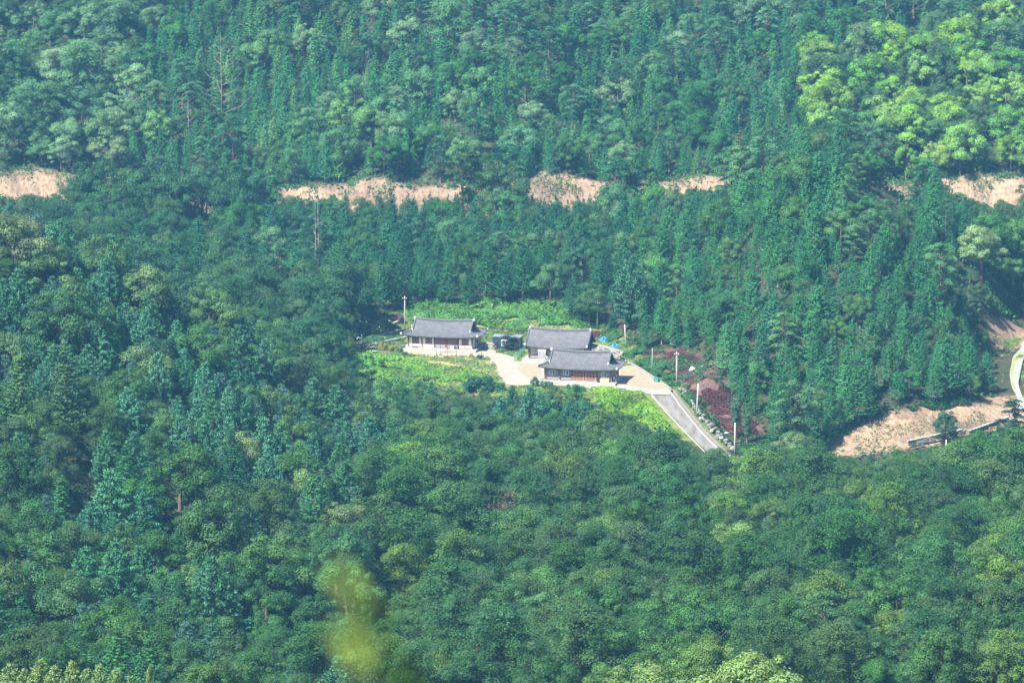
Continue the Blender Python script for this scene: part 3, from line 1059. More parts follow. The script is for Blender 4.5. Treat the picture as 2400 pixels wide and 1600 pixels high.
# ------------------------------------------------------------------ walls of stone
stone_meshes = []
for i in range(5):
    import bmesh
    bm = bmesh.new()
    bmesh.ops.create_cube(bm, size=1.0)
    bmesh.ops.bevel(bm, geom=bm.edges[:], offset=0.16, segments=1, affect='EDGES')
    for vv in bm.verts:
        vv.co += Vector(rng.normal(size=3) * 0.05)
    me = bpy.data.meshes.new('stone')
    bm.to_mesh(me)
    bm.free()
    me.materials.append(M['stone'] if i % 2 else M['paleStone'])
    stone_meshes.append(me)


def stone_wall(name, p0, p1, h, label, rows=3, lens=0.75, coping=True, depth=0.45):
    p0, p1 = np.array(p0, float), np.array(p1, float)
    L = float(np.hypot(*(p1 - p0)[:2]))
    rz = math.atan2(p1[1] - p0[1], p1[0] - p0[0])
    root = empty(name, tuple(p0), rz, label, 'wall')
    slope = (p1[2] - p0[2]) / L
    for r_ in range(rows):
        x = -0.2 * (r_ % 2)
        while x < L:
            l = lens * rng.uniform(0.7, 1.3)
            o = link(bpy.data.objects.new('stone', stone_meshes[int(rng.integers(5))]), root)
            o.scale = (l * 0.97, depth, h / rows * 0.98)
            o.location = (x + l / 2, rng.normal() * 0.02, h / rows * (r_ + 0.5) + slope * (x + l / 2))
            x += l
    if coping:
        mb = MB()
        mb.add([(0, -depth * .65, h + .0), (L, -depth * .65, h + slope * L), (L, depth * .65, h + slope * L), (0, depth * .65, h), (0, -depth * .65, h + .16), (L, -depth * .65, h + .16 + slope * L), (L, depth * .65, h + .16 + slope * L), (0, depth * .65, h + .16)],
               [(3, 2, 1, 0), (4, 5, 6, 7), (0, 1, 5, 4), (1, 2, 6, 5), (2, 3, 7, 6), (3, 0, 4, 7)])
        mb.build('coping', M['kerb'], root)
    return root


stone_wall('retaining_wall', at(*z3(1555, 372), 0), at(*z3(1722, 416), 0), 1.75, 'stone retaining wall with pale coping beside the gable of the rear house', 4)
stone_wall('retaining_wall', at(*z3(876, 345), 0), at(*z3(962, 352), 0), 1.1, 'low brown stone wall between the white-walled house and the navy cabin', 3)
stone_wall('garden_wall', hit(*z3(215, 338)), hit(*z3(430, 292)), 0.5, 'lowest terrace wall of the flower garden left of the white-walled house', 1, 0.6, False)
stone_wall('garden_wall', hit(*z3(250, 285)), hit(*z3(420, 246)), 0.45, 'middle terrace wall of the flower garden under the utility pole', 1, 0.6, False)
stone_wall('garden_wall', hit(*z3(355, 218)), hit(*z3(425, 192)), 0.45, 'short pale topmost terrace wall just left of the utility pole', 1, 0.6, True)
# steps up the garden
s0, s1 = hit(*z3(213, 330)), hit(*z3(222, 285))
stp = empty('garden_steps', tuple(s0), 0, 'narrow pale stone steps climbing the garden slope', 'steps')
for k in range(8):
    f = k / 7
    q = s0 + (s1 - s0) * f
    MB().box(q[0] - s0[0] - 0.65 + 0.08 * math.sin(k * 2), q[0] - s0[0] + 0.65, q[1] - s0[1] - 0.4, q[1] - s0[1] + 0.5, q[2] - s0[2] - 0.2, q[2] - s0[2] + 0.14).build('step', M['paleStone'], stp)


# ------------------------------------------------------------------ poles
def pole(ub, vb, ut, vt, label, r=0.125, name='utility_pole', cat='pole', arms=True):
    p_ = hit(ub, vb)
    _, _, d = proj(*p_)
    h = (vb - vt) * float(d) / FPX / CP
    lean = (ut - ub) * float(d) / FPX
    root = empty(name, tuple(p_), 0, label, cat)
    MB().tube([(0, 0, -0.5), (lean * 0.5, 0, h * 0.5), (lean, 0, h)], [r, r * 0.88, r * 0.72], 8).build('shaft', M['pole'], root, True)
    if arms:
        MB().box(lean - 0.45, lean + 0.45, -0.22, -0.12, h - 0.55, h - 0.45).build('crossarm', M['steel'], root)
        for sx in (-0.38, 0.38):
            MB().tube([(lean + sx, -0.17, h - 0.448), (lean + sx, -0.17, h - 0.25)], [0.06, 0.04], 6).build('insulator', M['upvc'], root)
    return root, h, lean


pole(*z3(432, 246), *z3(432, 40), 'tall pale utility pole behind the left eave of the white-walled house')
pole(*z3(1584, 238), *z3(1586, 75), 'pale utility pole on the slope behind the gabled house')
pole(*z3(1757, 345), *z3(1748, 207), 'leaning pale pole beside the blue tarpaulins', arms=False)
pole(*z3(1913, 492), *z3(1913, 350), 'thin grey pole nearest the corner of the front house roof', 0.075, arms=False)
pole(*z3(2061, 575), *z3(2059, 370), 'thick pale pole above the top of the drive', 0.17)
pole(*z3(2180, 758), *z3(2188, 560), 'pale pole standing beside the middle of the drive', 0.17, arms=False)
lp, h, ln = pole(1722, 1068, 1722, 990, 'short lamp post with one arm at the bend below the drive', 0.14, 'street_lamp', 'street lamp', False)
MB().tube([(0, 0, h * 0.7), (-0.7, 0, h * 0.73), (-1.35, -0.05, h * 0.7)], 0.05, 6).build('arm', M['steel'], lp)
MB().tube([(-1.25, -0.05, h * 0.71), (-1.6, -0.06, h * 0.695), (-1.85, -0.06, h * 0.68)], [0.08, 0.16, 0.08], 8).build('lamp_head', M['upvc'], lp)
pole(2217, 1066, 2217, 1030, 'short pale pole in the trees under the tan earth bank', 0.15, arms=False)
pole(1886, 1062, 1886, 1044, 'stubby white marker post at the left foot of the earth bank', 0.14, 'marker_post', 'post', False)

# ------------------------------------------------------------------ boulders along the drive
BOULD = []
for k in range(46):
    f = k / 45
    q = dr[min(int(f * 39 * 0.86), 39)] + np.array((1.6 + rng.uniform(0, 0.9), 0.6 + rng.uniform(-0.2, 0.5), 0.35 + rng.uniform(0, 0.3)))
    o = link(bpy.data.objects.new('boulder', stone_meshes[(1, 3, 1, 2, 3)[k % 5]]))
    s_ = rng.uniform(0.35, 0.8)
    o.scale = (s_ * 1.2, s_, s_ * 0.8)
    o.location = q
    o.rotation_euler = (rng.uniform(-.4, .4), rng.uniform(-.4, .4), rng.uniform(0, 6))
    BOULD.append(o)

# ------------------------------------------------------------------ small things round the houses
p_ = at(1543, 897, 0)
bx = empty('utility_box', tuple(p_), R(-20), 'small green box on a concrete pad by the edging wall', 'box')
MB().box(-1.4, 1.5, -0.7, 0.6, 0.0, 0.16).build('pad', M['kerb'], bx)
MB().box(-0.85, 0.05, -0.35, 0.35, 0.162, 0.95).build('body', M['greenbox'], bx)
MB().box(-0.92, 0.12, -0.42, 0.42, 0.952, 1.03).build('lid', M['greenbox'], bx)


def lump(name, u, v, sx, sy, sz, mat, label, cat, seed, rz=0.0):
    """crumpled heap: a dome with folds"""
    p_ = hit(u, v)
    r2 = np.random.default_rng(seed)
    V, F = [(0, 0, sz * 0.95)], []
    n, m = 14, 5
    for i in range(1, m + 1):
        a = i / m
        for k in range(n):
            t_ = 2 * math.pi * k / n
            j = 1 + 0.16 * r2.normal()
            V.append((sx * a * j * math.cos(t_), sy * a * j * math.sin(t_), sz * (1 - a ** 2.2) * (1 + 0.25 * r2.normal()) - (0.25 if i == m else 0)))
    F += [(0, 1 + k, 1 + (k + 1) % n) for k in range(n)]
    for i in range(m - 1):
        F += [(1 + i * n + k, 1 + (i + 1) * n + k, 1 + (i + 1) * n + (k + 1) % n, 1 + i * n + (k + 1) % n) for k in range(n)]
    o = MB().add(V, F).build(name, mat, loc=tuple(p_), rz=rz)
    return tag(o, label, cat)


lump('tarpaulin', 1415, 800, 0.95, 0.7, 0.95, M['tarp'], 'upper crumpled blue tarpaulin among shrubs by the red bush', 'tarpaulin', 3)
lump('tarpaulin', 1441, 817, 1.15, 0.7, 1.0, M['tarp'], 'lower crumpled blue tarpaulin near the leaning pole', 'tarpaulin', 4)
lump('rock', 1623, 868, 0.85, 0.6, 0.6, M['white'], 'large whitish rock on the slope of red shrubs', 'rock', 5)
lump('rock', 1648, 862, 0.8, 0.4, 0.3, M['white'], 'flat white slab at the foot of the wooded knoll', 'rock', 6)

hut = empty('garden_shed', tuple(hit(834, 768)), R(-10), 'small open grey garden shed at the wood edge left of the houses', 'shed')
MB().box(-0.7, -0.6, -0.5, 0.5, 0, 1.9).build('side_panel', M['steel'], hut)
MB().box(0.6, 0.7, -0.5, 0.5, 0, 1.9).build('side_panel', M['steel'], hut)
MB().box(-0.59, 0.59, 0.4, 0.5, 0, 1.9).build('back_panel', M['dark'], hut)
MB().box(-0.59, 0.59, -0.45, -0.38, 0, 0.95).build('front_panel', M['steel'], hut)
MB().box(-0.85, 0.85, -0.65, 0.65, 1.902, 2.0).build('roof', M['steel'], hut)

# things on the platform of the white-walled house
b_ = empty('bench', on(house1, -5.2, -0.75, 0.45), RZ, 'low green bench under the left window of the white-walled house', 'bench')
MB().box(-0.55, 0.55, -0.22, 0.22, 0.36, 0.44).build('seat', M['greenbox'], b_)
for sx in (-0.45, 0.45):
    MB().box(sx - 0.05, sx + 0.05, -0.2, 0.2, 0, 0.359).build('leg', M['steel'], b_)
c_ = empty('cabinet', on(house1, 2.7, -0.55, 0.45), RZ, 'white cabinet beside the right door of the white-walled house', 'cabinet')
MB().box(-0.25, 0.25, -0.22, 0.22, 0.0, 0.62).build('body', M['upvc'], c_)
MB().box(-0.23, 0.23, -0.245, -0.222, 0.05, 0.57).build('door', M['plaster'], c_)
c_ = empty('air_conditioner', on(house1, 3.4, -0.5, 0.45), RZ, 'dark air conditioner unit on the platform next to the white cabinet', 'air conditioner')
MB().box(-0.36, 0.36, -0.2, 0.2, 0.06, 0.7).build('body', M['steel'], c_)
MB().tube([(-0.06, -0.202, 0.38), (-0.06, -0.24, 0.38)], 0.24, 12).build('fan_grille', M['dark'], c_)
for sx in (-0.28, 0.28):
    MB().box(sx - 0.04, sx + 0.04, -0.18, 0.18, 0, 0.059).build('foot', M['dark'], c_)
pt = empty('planter_pot', on(house1, -7.6, -0.9, 0.0), 0, 'round dark pot at the left corner of the white-walled house', 'pot')
MB().tube([(0, 0, 0), (0, 0, 0.4), (0, 0, 0.75), (0, 0, 0.82)], [0.32, 0.48, 0.42, 0.34], 12).build('body', M['dark'], pt)
MB().tube([(0, 0, 0.822), (0, 0, 0.9)], [0.38, 0.2], 12).build('lid', M['steel'], pt)
pt = empty('planter_pot', on(house1, 1.6, -0.8, 0.45), 0, 'small clay pot between the two doors of the white-walled house', 'pot')
MB().tube([(0, 0, 0), (0, 0, 0.3)], [0.14, 0.2], 10).build('body', M['clay'], pt)
MB().tube([(0, 0, 0.26), (0, 0, 0.34)], [0.22, 0.23], 10).build('rim', M['clay'], pt)

# things by the front house
o = empty('board', on(house3, 5.35, -0.42, 0.45), RZ, 'orange brown board leaning under the right window of the front house', 'board')
bd = MB().add([(-0.85, -0.22, 0), (0.85, -0.22, 0), (0.85, 0.18, 0.8), (-0.85, 0.18, 0.8), (-0.85, -0.16, 0), (0.85, -0.16, 0), (0.85, 0.24, 0.8), (-0.85, 0.24, 0.8)], [(0, 1, 2, 3), (7, 6, 5, 4), (0, 4, 5, 1), (1, 5, 6, 2), (2, 6, 7, 3), (3, 7, 4, 0)])
bd.build('panel', M['orange'], o)
MB().box(-0.85, 0.85, 0.20, 0.29, 0.803, 0.86).build('edge_strip', M['brown'], o)
o = empty('bin', on(house3, 4.05, -0.5, 0.45), 0, 'dark blue bin beside the leaning orange board', 'bin')
MB().tube([(0, 0, 0), (0, 0, 0.5)], [0.2, 0.28], 12).build('body', M['navy'], o)
MB().tube([(0, 0, 0.502), (0, 0, 0.56), (0, 0, 0.66)], [0.3, 0.3, 0.12], 12).build('lid', M['navy'], o)


def chair(loc, rz, label):
    ch = empty('garden_chair', loc, rz, label, 'chair')
    MB().box(-0.25, 0.25, -0.25, 0.25, 0.40, 0.45).build('seat', M['upvc'], ch)
    MB().box(-0.25, 0.25, 0.22, 0.27, 0.455, 0.95).build('backrest', M['upvc'], ch)
    for sx in (-0.22, 0.22):
        for sy in (-0.22, 0.22):
            MB().box(sx - 0.025, sx + 0.025, sy - 0.025, sy + 0.025, 0, 0.399).build('leg', M['upvc'], ch)


chair(on(house3, 7.15, 0.9, 0.45), R(60), 'white chair nearer the front corner on the right end of the front house')
chair(on(house3, 7.2, 3.2, 0.45), R(75), 'white chair farther back along the right end wall of the front house')
# stack of white slabs at the left corner of the front house
st_ = empty('slab_stack', on(house3, -7.35, -0.2, 0), R(20), 'untidy stack of white slabs at the left end of the front house', 'slab stack')
for k in range(5):
    o = MB().box(-0.5, 0.5, -0.35, 0.35, k * 0.16, k * 0.16 + 0.13).build('slab', M['white'] if k % 2 else M['paleStone'], st_)
    o.rotation_euler = (0, 0, rng.uniform(-0.3, 0.3))
# ladder-like low barrier along the front lip of the yard
rl = empty('ramp_edge', tuple(at(1447, 915, 0)), R(-8), 'small stone ramp edge at the lip of the yard below the front house', 'kerb')
MB().box(-2.2, 1.6, -0.15, 0.15, -0.3, 0.5).build('face', M['paleStone'], rl)
MB().box(-2.3, 1.7, -0.25, 0.25, 0.502, 0.6).build('coping', M['kerb'], rl)

# green net fence: posts and panels of netting
fence_pts = [at(*z3(*q), 0) for q in ((1152, 372), (1125, 392), (1100, 412), (1086, 428))]
fn = empty('net_fence', tuple(fence_pts[0]), 0, 'low green net fence between the navy cabin and the gabled house', 'fence')
f0 = np.array(fence_pts[0])
for k, q in enumerate(fence_pts):
    q = np.array(q) - f0
    MB().tube([(q[0], q[1], -0.2), (q[0], q[1], 1.5)], 0.045, 6).build('post', M['netgreen'], fn)
    if k:
        a = np.array(fence_pts[k - 1]) - f0
        net = MB()
        Lp = np.hypot(*(q - a)[:2])
        for i in range(13):
            x, y = a[:2] + (q - a)[:2] * i / 12
            net.box(x - 0.012, x + 0.012, y - 0.012, y + 0.012, 0.05, 1.4)
        for z in np.arange(0.1, 1.45, 0.2):
            net.tube([(a[0], a[1], z), (q[0], q[1], z)], 0.014, 4, False)
        net.build('net_panel', M['netgreen'], fn)['kind'] = 'stuff'

# white barrier and low wall of the track under the tan bank
b0, b1 = hit(2125, 1048), hit(2252, 1020)
stone_wall('track_wall', b0 + np.array((0, -1.0, 0.2)), b1 + np.array((0, -1.0, 0.2)), 1.0, 'pale low wall along the track at the foot of the tan bank', 1, 2.4, True)
b0, b1 = hit(2270, 1024), hit(2362, 992)
stone_wall('track_wall', b0 + np.array((0, -1.0, 0.4)), b1 + np.array((0, -1.0, 0.4)), 0.8, 'white rail-like wall running behind the dark pine right of the tan bank', 1, 2.4, True)

#@@TREES
# ------------------------------------------------------------------ tree meshes
def leaf_quads(P, Nn, size, aspect=0.55, roll=None):
    """a rhombic leaf spray at each point, facing Nn"""
    n = len(P)
    Nn = Nn / (np.linalg.norm(Nn, axis=1, keepdims=True) + 1e-9)
    ref = rng.normal(size=(n, 3)) if roll is None else roll
    a = ref - (ref * Nn).sum(1, keepdims=True) * Nn
    a /= np.linalg.norm(a, axis=1, keepdims=True) + 1e-9
    b = np.cross(Nn, a)
    s = np.asarray(size).reshape(-1, 1) * np.ones((n, 1))
    V = np.stack([P - a * s * 0.5, P + b * s * 0.5 * aspect - a * s * 0.06, P + a * s * 0.5, P - b * s * 0.5 * aspect - a * s * 0.06], 1)
    return V.reshape(-1, 3), np.arange(4 * n).reshape(n, 4)


def unit(n):
    v = rng.normal(size=(n, 3))
    return v / np.linalg.norm(v, axis=1, keepdims=True)


def crown_dome(nl=5200, rx=3.9, h0=2.4, h1=10.0, puffs=30, pr=(0.9, 1.6), size=0.36, flat=0.8):
    skew = rng.normal(size=2) * 0.12
    """broadleaf: rounded puffs spread over an uneven dome"""
    cz, rz_ = (h0 + h1) / 2 - 0.4, (h1 - h0) / 2
    C, Rr = [], []
    k = 0
    ang0 = rng.uniform(0, 6.28)
    while len(C) < puffs:
        k += 1
        f = (len(C) + 0.5) / puffs
        ct = 1 - 1.7 * f
        th = ang0 + len(C) * 2.39996 + rng.normal() * 0.35
        st = math.sqrt(max(0, 1 - ct * ct))
        r = pr[0] + (pr[1] - pr[0]) * rng.uniform(0, 1) ** 1.5
        rad = rng.uniform(0.62, 0.95)
        rad *= rng.uniform(0.82, 1.14) * (1 + skew[0] * math.cos(th) + skew[1] * math.sin(th))
        C.append((rx * rad * st * math.cos(th), rx * rad * st * math.sin(th), cz + (rz_ - r * 0.8) * rad * ct * 1.02))
        Rr.append(r)
    C, Rr = np.array(C), np.array(Rr)
    wgt = Rr ** 2 / (Rr ** 2).sum()
    who = rng.choice(puffs, nl, p=wgt)
    d = unit(nl)
    d[:, 2] = np.where(d[:, 2] < -0.25, -d[:, 2], d[:, 2])
    rr = Rr[who] * np.where(rng.random(nl) < 0.07, rng.uniform(1.0, 1.4, nl), rng.uniform(0.66, 1.06, nl))
    P = C[who] + d * rr[:, None] * np.array((1, 1, flat))
    Nn = d + unit(nl) * 0.42 + np.array((0, 0, 0.25))
    tint = 1 + 0.15 * rng.normal(size=nl) + 0.16 * rng.normal(size=puffs)[who]
    return P, Nn, size * rng.uniform(0.7, 1.35, nl), 0.62, np.clip(tint, 0.55, 1.6), None


def crown_layers(nl=5200, rx=4.3, h0=2.2, h1=9.0, plates=26, size=0.36):
    """broadleaf with its boughs in spreading fans"""
    P, Nn, T = [], [], []
    per = nl // plates
    for k in range(plates):
        f = (k + 0.5) / plates
        z = h1 - (h1 - h0) * f ** 1.25
        prof = math.sqrt(max(0.06, 1 - ((z - h0) / (h1 - h0)) ** 2.2))
        th = k * 2.39996 + rng.normal() * 0.3
        rc = rx * prof * rng.uniform(0.35, 0.72)
        L, W = rng.uniform(1.1, 2.4), rng.uniform(0.5, 1.2)
        e = np.array((math.cos(th), math.sin(th), 0))
        g = np.array((-math.sin(th), math.cos(th), 0))
        a = rng.uniform(-1, 1, per)
        b = rng.uniform(-1, 1, per) * np.sqrt(np.clip(1 - a * a * 0.8, 0, 1))
        zz = z + rng.normal() * 0.25 + 0.25 - 0.28 * (a + 0.2) ** 2 * 1.4 - 0.5 * b * b + rng.normal(size=per) * 0.16
        P.append(e * (rc + a * L)[:, None] + g * (b * W)[:, None] + np.c_[np.zeros((per, 2)), zz])
        Nn.append(np.c_[e[0] * (a * .35)[:], e[1] * (a * .35)[:], np.ones(per) * 0.9] + g * (b * 0.5)[:, None] + unit(per) * 0.45)
        T.append(1 + 0.14 * rng.normal(size=per) + 0.09 * rng.normal())
    P, Nn, T = np.concatenate(P), np.concatenate(Nn), np.concatenate(T)
    return P, Nn, size * rng.uniform(0.7, 1.35, len(P)), 0.55, np.clip(T, 0.55, 1.6), None


def crown_spire(h=10.0, r=1.9, h0=1.8, levels=22, per=7, blades=11, rise=0.25, size=0.42, power=0.85):
    """narrow conifer: whorls of feathered boughs"""
    P, Nn, RL, T = [], [], [], []
    for i in range(levels):
        f = i / (levels - 1)
        z = h0 + (h - h0) * f ** 0.92
        L0 = r * (1 - f) ** power + 0.12
        for k in range(per if f < 0.8 else 4):
            th = i * 1.1 + k * 6.283 / per + rng.normal() * 0.25
            L = L0 * rng.uniform(0.65, 1.15)
            e = np.array((math.cos(th), math.sin(th), 0))
            g = np.array((-e[1], e[0], 0))
            m = max(4, int(blades * (0.45 + 0.55 * L / r)))
            s = np.linspace(0.25, 1.0, m) + rng.normal(size=m) * 0.03
            droop = rise * s - 0.42 * s * s + 0.3 * s ** 4
            side = rng.choice((-1, 1), m) * rng.uniform(0.0, 0.34, m) * L * (1.15 - s)
            P.append(e * (s * L)[:, None] + g * side[:, None] + np.c_[np.zeros((m, 2)), z + droop * L + rng.normal(size=m) * 0.05])
            Nn.append(np.tile(np.array((0, 0, 1.0)) + e * 0.45, (m, 1)) + unit(m) * 0.5)
            RL.append(np.tile(e + np.array((0, 0, 0.15)), (m, 1)) + g * np.sign(side)[:, None] * 0.8 + unit(m) * 0.25)
            T.append(1 + 0.13 * rng.normal(size=m) + 0.08 * rng.normal())
    m = 10
    P.append(np.c_[rng.normal(size=(m, 2)) * 0.05, np.linspace(h - 0.7, h + 0.35, m)])
    Nn.append(unit(m) * np.array((1, 1, 0.2)))
    RL.append(np.tile((0, 0, 1.0), (m, 1)) + unit(m) * 0.3)
    T.append(np.ones(m) * 1.1)
    P, Nn, RL, T = map(np.concatenate, (P, Nn, RL, T))
    return P, Nn, size * rng.uniform(0.75, 1.35, len(P)), 0.5, np.clip(T, 0.6, 1.5), RL


def crown_tufts(h=8.5, r=2.5, h0=1.0, levels=13, per=8, size=0.36):
    """blue pine: rounded cone of boughs, each ending in upright needle tufts"""
    P, Nn, RL, T = [], [], [], []
    for i in range(levels):
        f = i / (levels - 1)
        z = h0 + (h - h0) * f
        L0 = r * (1 - f ** 1.6) ** 0.9 + 0.2
        n_b = per if f < 0.75 else 5
        for k in range(n_b):
            th = i * 0.8 + k * 6.283 / n_b + rng.normal() * 0.22
            e = np.array((math.cos(th), math.sin(th), 0))
            L = L0 * rng.uniform(0.7, 1.12)
            nt_ = max(2, int(1 + 2.4 * L))
            for s in np.linspace(0.35, 1.0, nt_):
                c0 = e * s * L + np.array((0, 0, z + 0.16 * L * s + 0.22 * s * s))
                m = 20
                d = unit(m) * 0.75 + e * 0.5 + np.array((0, 0, 0.75))
                d /= np.linalg.norm(d, axis=1, keepdims=True)
                P.append(c0 + d * rng.uniform(0.12, 0.34, (m, 1)) + rng.normal(size=(m, 3)) * 0.09)
                RL.append(d)
                Nn.append(np.cross(d, unit(m)) + e * 0.3 + np.array((0, 0, 0.35)))
                T.append(1 + 0.13 * rng.normal(size=m) + 0.07 * rng.normal())
    P, Nn, RL, T = map(np.concatenate, (P, Nn, RL, T))
    return P, Nn, size * rng.uniform(0.7, 1.3, len(P)), 0.36, np.clip(T, 0.6, 1.5), RL


def crown_plates(h=9.5, rx=3.1, h0=4.2, pads=17, nl=8000, size=0.28):
    """red pine: open crown of flat, ragged needle pads on crooked limbs"""
    P, Nn, T = [], [], []
    per = nl // pads
    tips = []
    for k in range(pads):
        f = k / (pads - 1)
        z = h - (h - h0) * f ** 1.1
        th = k * 2.39996 + rng.normal() * 0.4
        prof = 0.25 + 0.75 * math.sqrt(min(1, 3.0 * f)) if f < 0.7 else 1.0 - 0.5 * (f - 0.7)
        rc = rx * prof * rng.uniform(0.35, 0.85) if k else 0.2
        c0 = np.array((rc * math.cos(th), rc * math.sin(th), z))
        tips.append(c0)
        ra, rb = rng.uniform(0.8, 1.45), rng.uniform(0.6, 1.0)
        q = rng.normal(size=(per, 3)) * 0.5
        zz = 0.30 * (1 - (q[:, 0] ** 2 + q[:, 1] ** 2) * 0.8) + np.abs(rng.normal(size=per)) * 0.12
        ca, sa = math.cos(th), math.sin(th)
        P.append(c0 + np.c_[q[:, 0] * ra * ca - q[:, 1] * rb * sa, q[:, 0] * ra * sa + q[:, 1] * rb * ca, zz])
        Nn.append(np.c_[q[:, :2] * 0.5, np.ones(per) * 0.8] + unit(per) * 0.55)
        T.append(1 + 0.14 * rng.normal(size=per) + 0.09 * rng.normal())
    P, Nn, T = np.concatenate(P), np.concatenate(Nn), np.concatenate(T)
    return (P, Nn, size * rng.uniform(0.7, 1.3, len(P)), 0.4, np.clip(T, 0.6, 1.5), None), tips


def crown_mesh(name, spec, mat):
    P, Nn, s, asp, tint, roll = spec
    V, Q = leaf_quads(P, Nn, s, asp, roll)
    return np_mesh(name, V, Q, mat, False, tint)


def trunk_mesh(name, h, r, mat, limbs=(), wob=0.15):
    mb = MB()
    n = 5
    pts = [(rng.normal() * wob * i / n, rng.normal() * wob * i / n, -0.8 + (h + 0.8) * i / (n - 1)) for i in range(n)]
    pts[0] = (0, 0, -0.8)
    mb.tube(pts, [r * (1.25 - 1.05 * i / (n - 1)) for i in range(n)], 6)
    for tip in limbs:
        b = Vector(tip)
        zb = max(h * 0.3, b.z - 0.8 - 0.35 * math.hypot(b.x, b.y))
        fz = (zb + 0.8) / (h + 0.8) * (n - 1)
        i = min(int(fz), n - 2)
        a = Vector(pts[i]).lerp(Vector(pts[i + 1]), fz - i)
        mid = a.lerp(b, 0.55) + Vector((0, 0, -0.15))
        mb.tube([a, mid, b], [r * 0.38, r * 0.26, r * 0.12], 4, False)
    me_o = bpy.data.meshes.new(name)
    me_o.from_pydata(mb.v, [], mb.f)
    me_o.materials.append(mat)
    for pp in me_o.polygons:
        pp.use_smooth = True
    return me_o


def rnd_limbs(k, h, r):
    return [(r * math.cos(a) * q, r * math.sin(a) * q, z) for a, q, z in zip(rng.uniform(0, 6.28, k), rng.uniform(0.4, 0.8, k), rng.uniform(h * 0.45, h * 0.85, k))]


KINDS = {}     # kind -> list of (crown mesh, trunk mesh); each unit tree is `h` m tall, `r` m in radius


def kind(name, n, make, h, r):
    KINDS[name] = dict(var=[make(i) for i in range(n)], h=h, r=r)


kind('oak_tree', 6, lambda i: (crown_mesh('oak_crown', crown_dome(15000, rng.uniform(3.4, 4.2), 0.6, 10, int(rng.integers(40, 62)), (0.5, 1.55), 0.215), M['leaf']),
                               trunk_mesh('oak_trunk', 7.5, 0.28, M['bark'], rnd_limbs(6, 8.5, 3.4))), 10.0, 4.2)
kind('spreading_tree', 6, lambda i: (crown_mesh('spreading_crown', crown_layers(15000, rng.uniform(3.9, 4.7), 0.8, 9, int(rng.integers(40, 60)), 0.215), M['leaf']),
                                     trunk_mesh('spreading_trunk', 6.8, 0.26, M['bark'], rnd_limbs(8, 7.5, 4.0))), 9.0, 4.6)
kind('larch_tree', 6, lambda i: (crown_mesh('larch_crown', crown_spire(10, rng.uniform(2.3, 2.8), 0.9, 26, 10, 26, rng.uniform(0.15, 0.5), 0.26, 0.95), M['needle']),
                                 trunk_mesh('larch_trunk', 9.6, 0.14, M['bark_pale'], (), 0.05)), 10.0, 2.3)
kind('cypress_tree', 6, lambda i: (crown_mesh('cypress_crown', crown_spire(10, rng.uniform(2.5, 3.1), 1.5, 25, 11, 27, rng.uniform(0.25, 0.6), 0.27, 0.80), M['needle']),
                                   trunk_mesh('cypress_trunk', 9.4, 0.17, M['bark_pale'], (), 0.05)), 10.0, 2.3)
kind('blue_pine', 5, lambda i: (crown_mesh('blue_pine_crown', crown_tufts(8.5, rng.uniform(2.2, 2.8), 1.0, 13, 8), M['needle']),
                                trunk_mesh('blue_pine_trunk', 8.0, 0.18, M['bark'], (), 0.05)), 8.5, 2.6)


def _rp(i):
    s, tips = crown_plates(9.5, rng.uniform(2.6, 3.5), rng.uniform(2.2, 3.8), int(rng.integers(18, 26)))
    return (crown_mesh('red_pine_crown', s, M['needle']), trunk_mesh('red_pine_trunk', 9.2, 0.2, M['bark_red'], tips, 0.3))


kind('red_pine', 5, _rp, 9.5, 3.2)

# ------------------------------------------------------------------ where the trees stand
# what must stay in view: photo outlines of cleared ground and the farthest distance a tree in front of it may stand
KEEP = [
    ([(905, 745), (965, 742), (1115, 750), (1155, 770), (1240, 765), (1400, 770), (1430, 800), (1490, 840), (1540, 880), (1570, 905), (1640, 1005), (1600, 1010), (1545, 970), (1500, 915), (1280, 880), (1170, 902), (1100, 905), (1000, 888), (900, 868), (850, 840), (840, 800)], 716),
    ([(1386, 700), (1420, 700), (1420, 795), (1386, 795)], 740), ([(1455, 755), (1480, 755), (1480, 825), (1455, 825)], 725),
    ([(1520, 905), (1560, 900), (1660, 1020), (1612, 1022)], 640),
    ([(1010, 722), (1260, 724), (1260, 760), (1010, 745)], 735),
    ([(1390, 905), (1500, 905), (1570, 990), (1500, 965), (1400, 935)], 650),
    ([(1490, 815), (1590, 800), (1660, 850), (1715, 930), (1785, 1010), (1785, 1045), (1690, 1040), (1640, 990), (1560, 890)], 705),
    ([(1935, 1058), (1965, 1026), (2020, 998), (2120, 962), (2200, 948), (2320, 935), (2360, 925), (2370, 960), (2330, 985), (2240, 1022), (2130, 1040), (2020, 1056)], 655),
    ([(2318, 748), (2362, 752), (2430, 790), (2430, 960), (2390, 945), (2365, 900), (2345, 860), (2335, 810)], 714),
    ([(-30, 402), (130, 405), (120, 440), (80, 450), (-30, 450)], 838), ([(645, 408), (785, 410), (785, 428), (650, 424)], 842), ([(780, 412), (880, 415), (960, 425), (1060, 430), (1060, 446), (940, 436), (780, 432)], 842),
    ([(1230, 445), (1330, 433), (1410, 425), (1400, 448), (1300, 452)], 842), ([(1560, 400), (1690, 408), (1690, 425), (1570, 420)], 842),
    ([(2020, 412), (2100, 425), (2150, 440), (2140, 455), (2060, 445)], 842), ([(2235, 425), (2390, 430), (2390, 450), (2300, 455), (2240, 445)], 842),
]
# ground where no tree grows
BAN = [(CLEAR_PX, 610, 745), (RED_PX, 600, 720), (LOWBANK_PX, 600, 690), (RIGHTBANK_PX, 660, 760)]


BLUE_PX = [(-200, 640), (0, 650), (250, 690), (430, 780), (600, 850), (840, 940), (870, 1200), (700, 1200), (450, 1060), (300, 950), (0, 900), (-200, 880)]


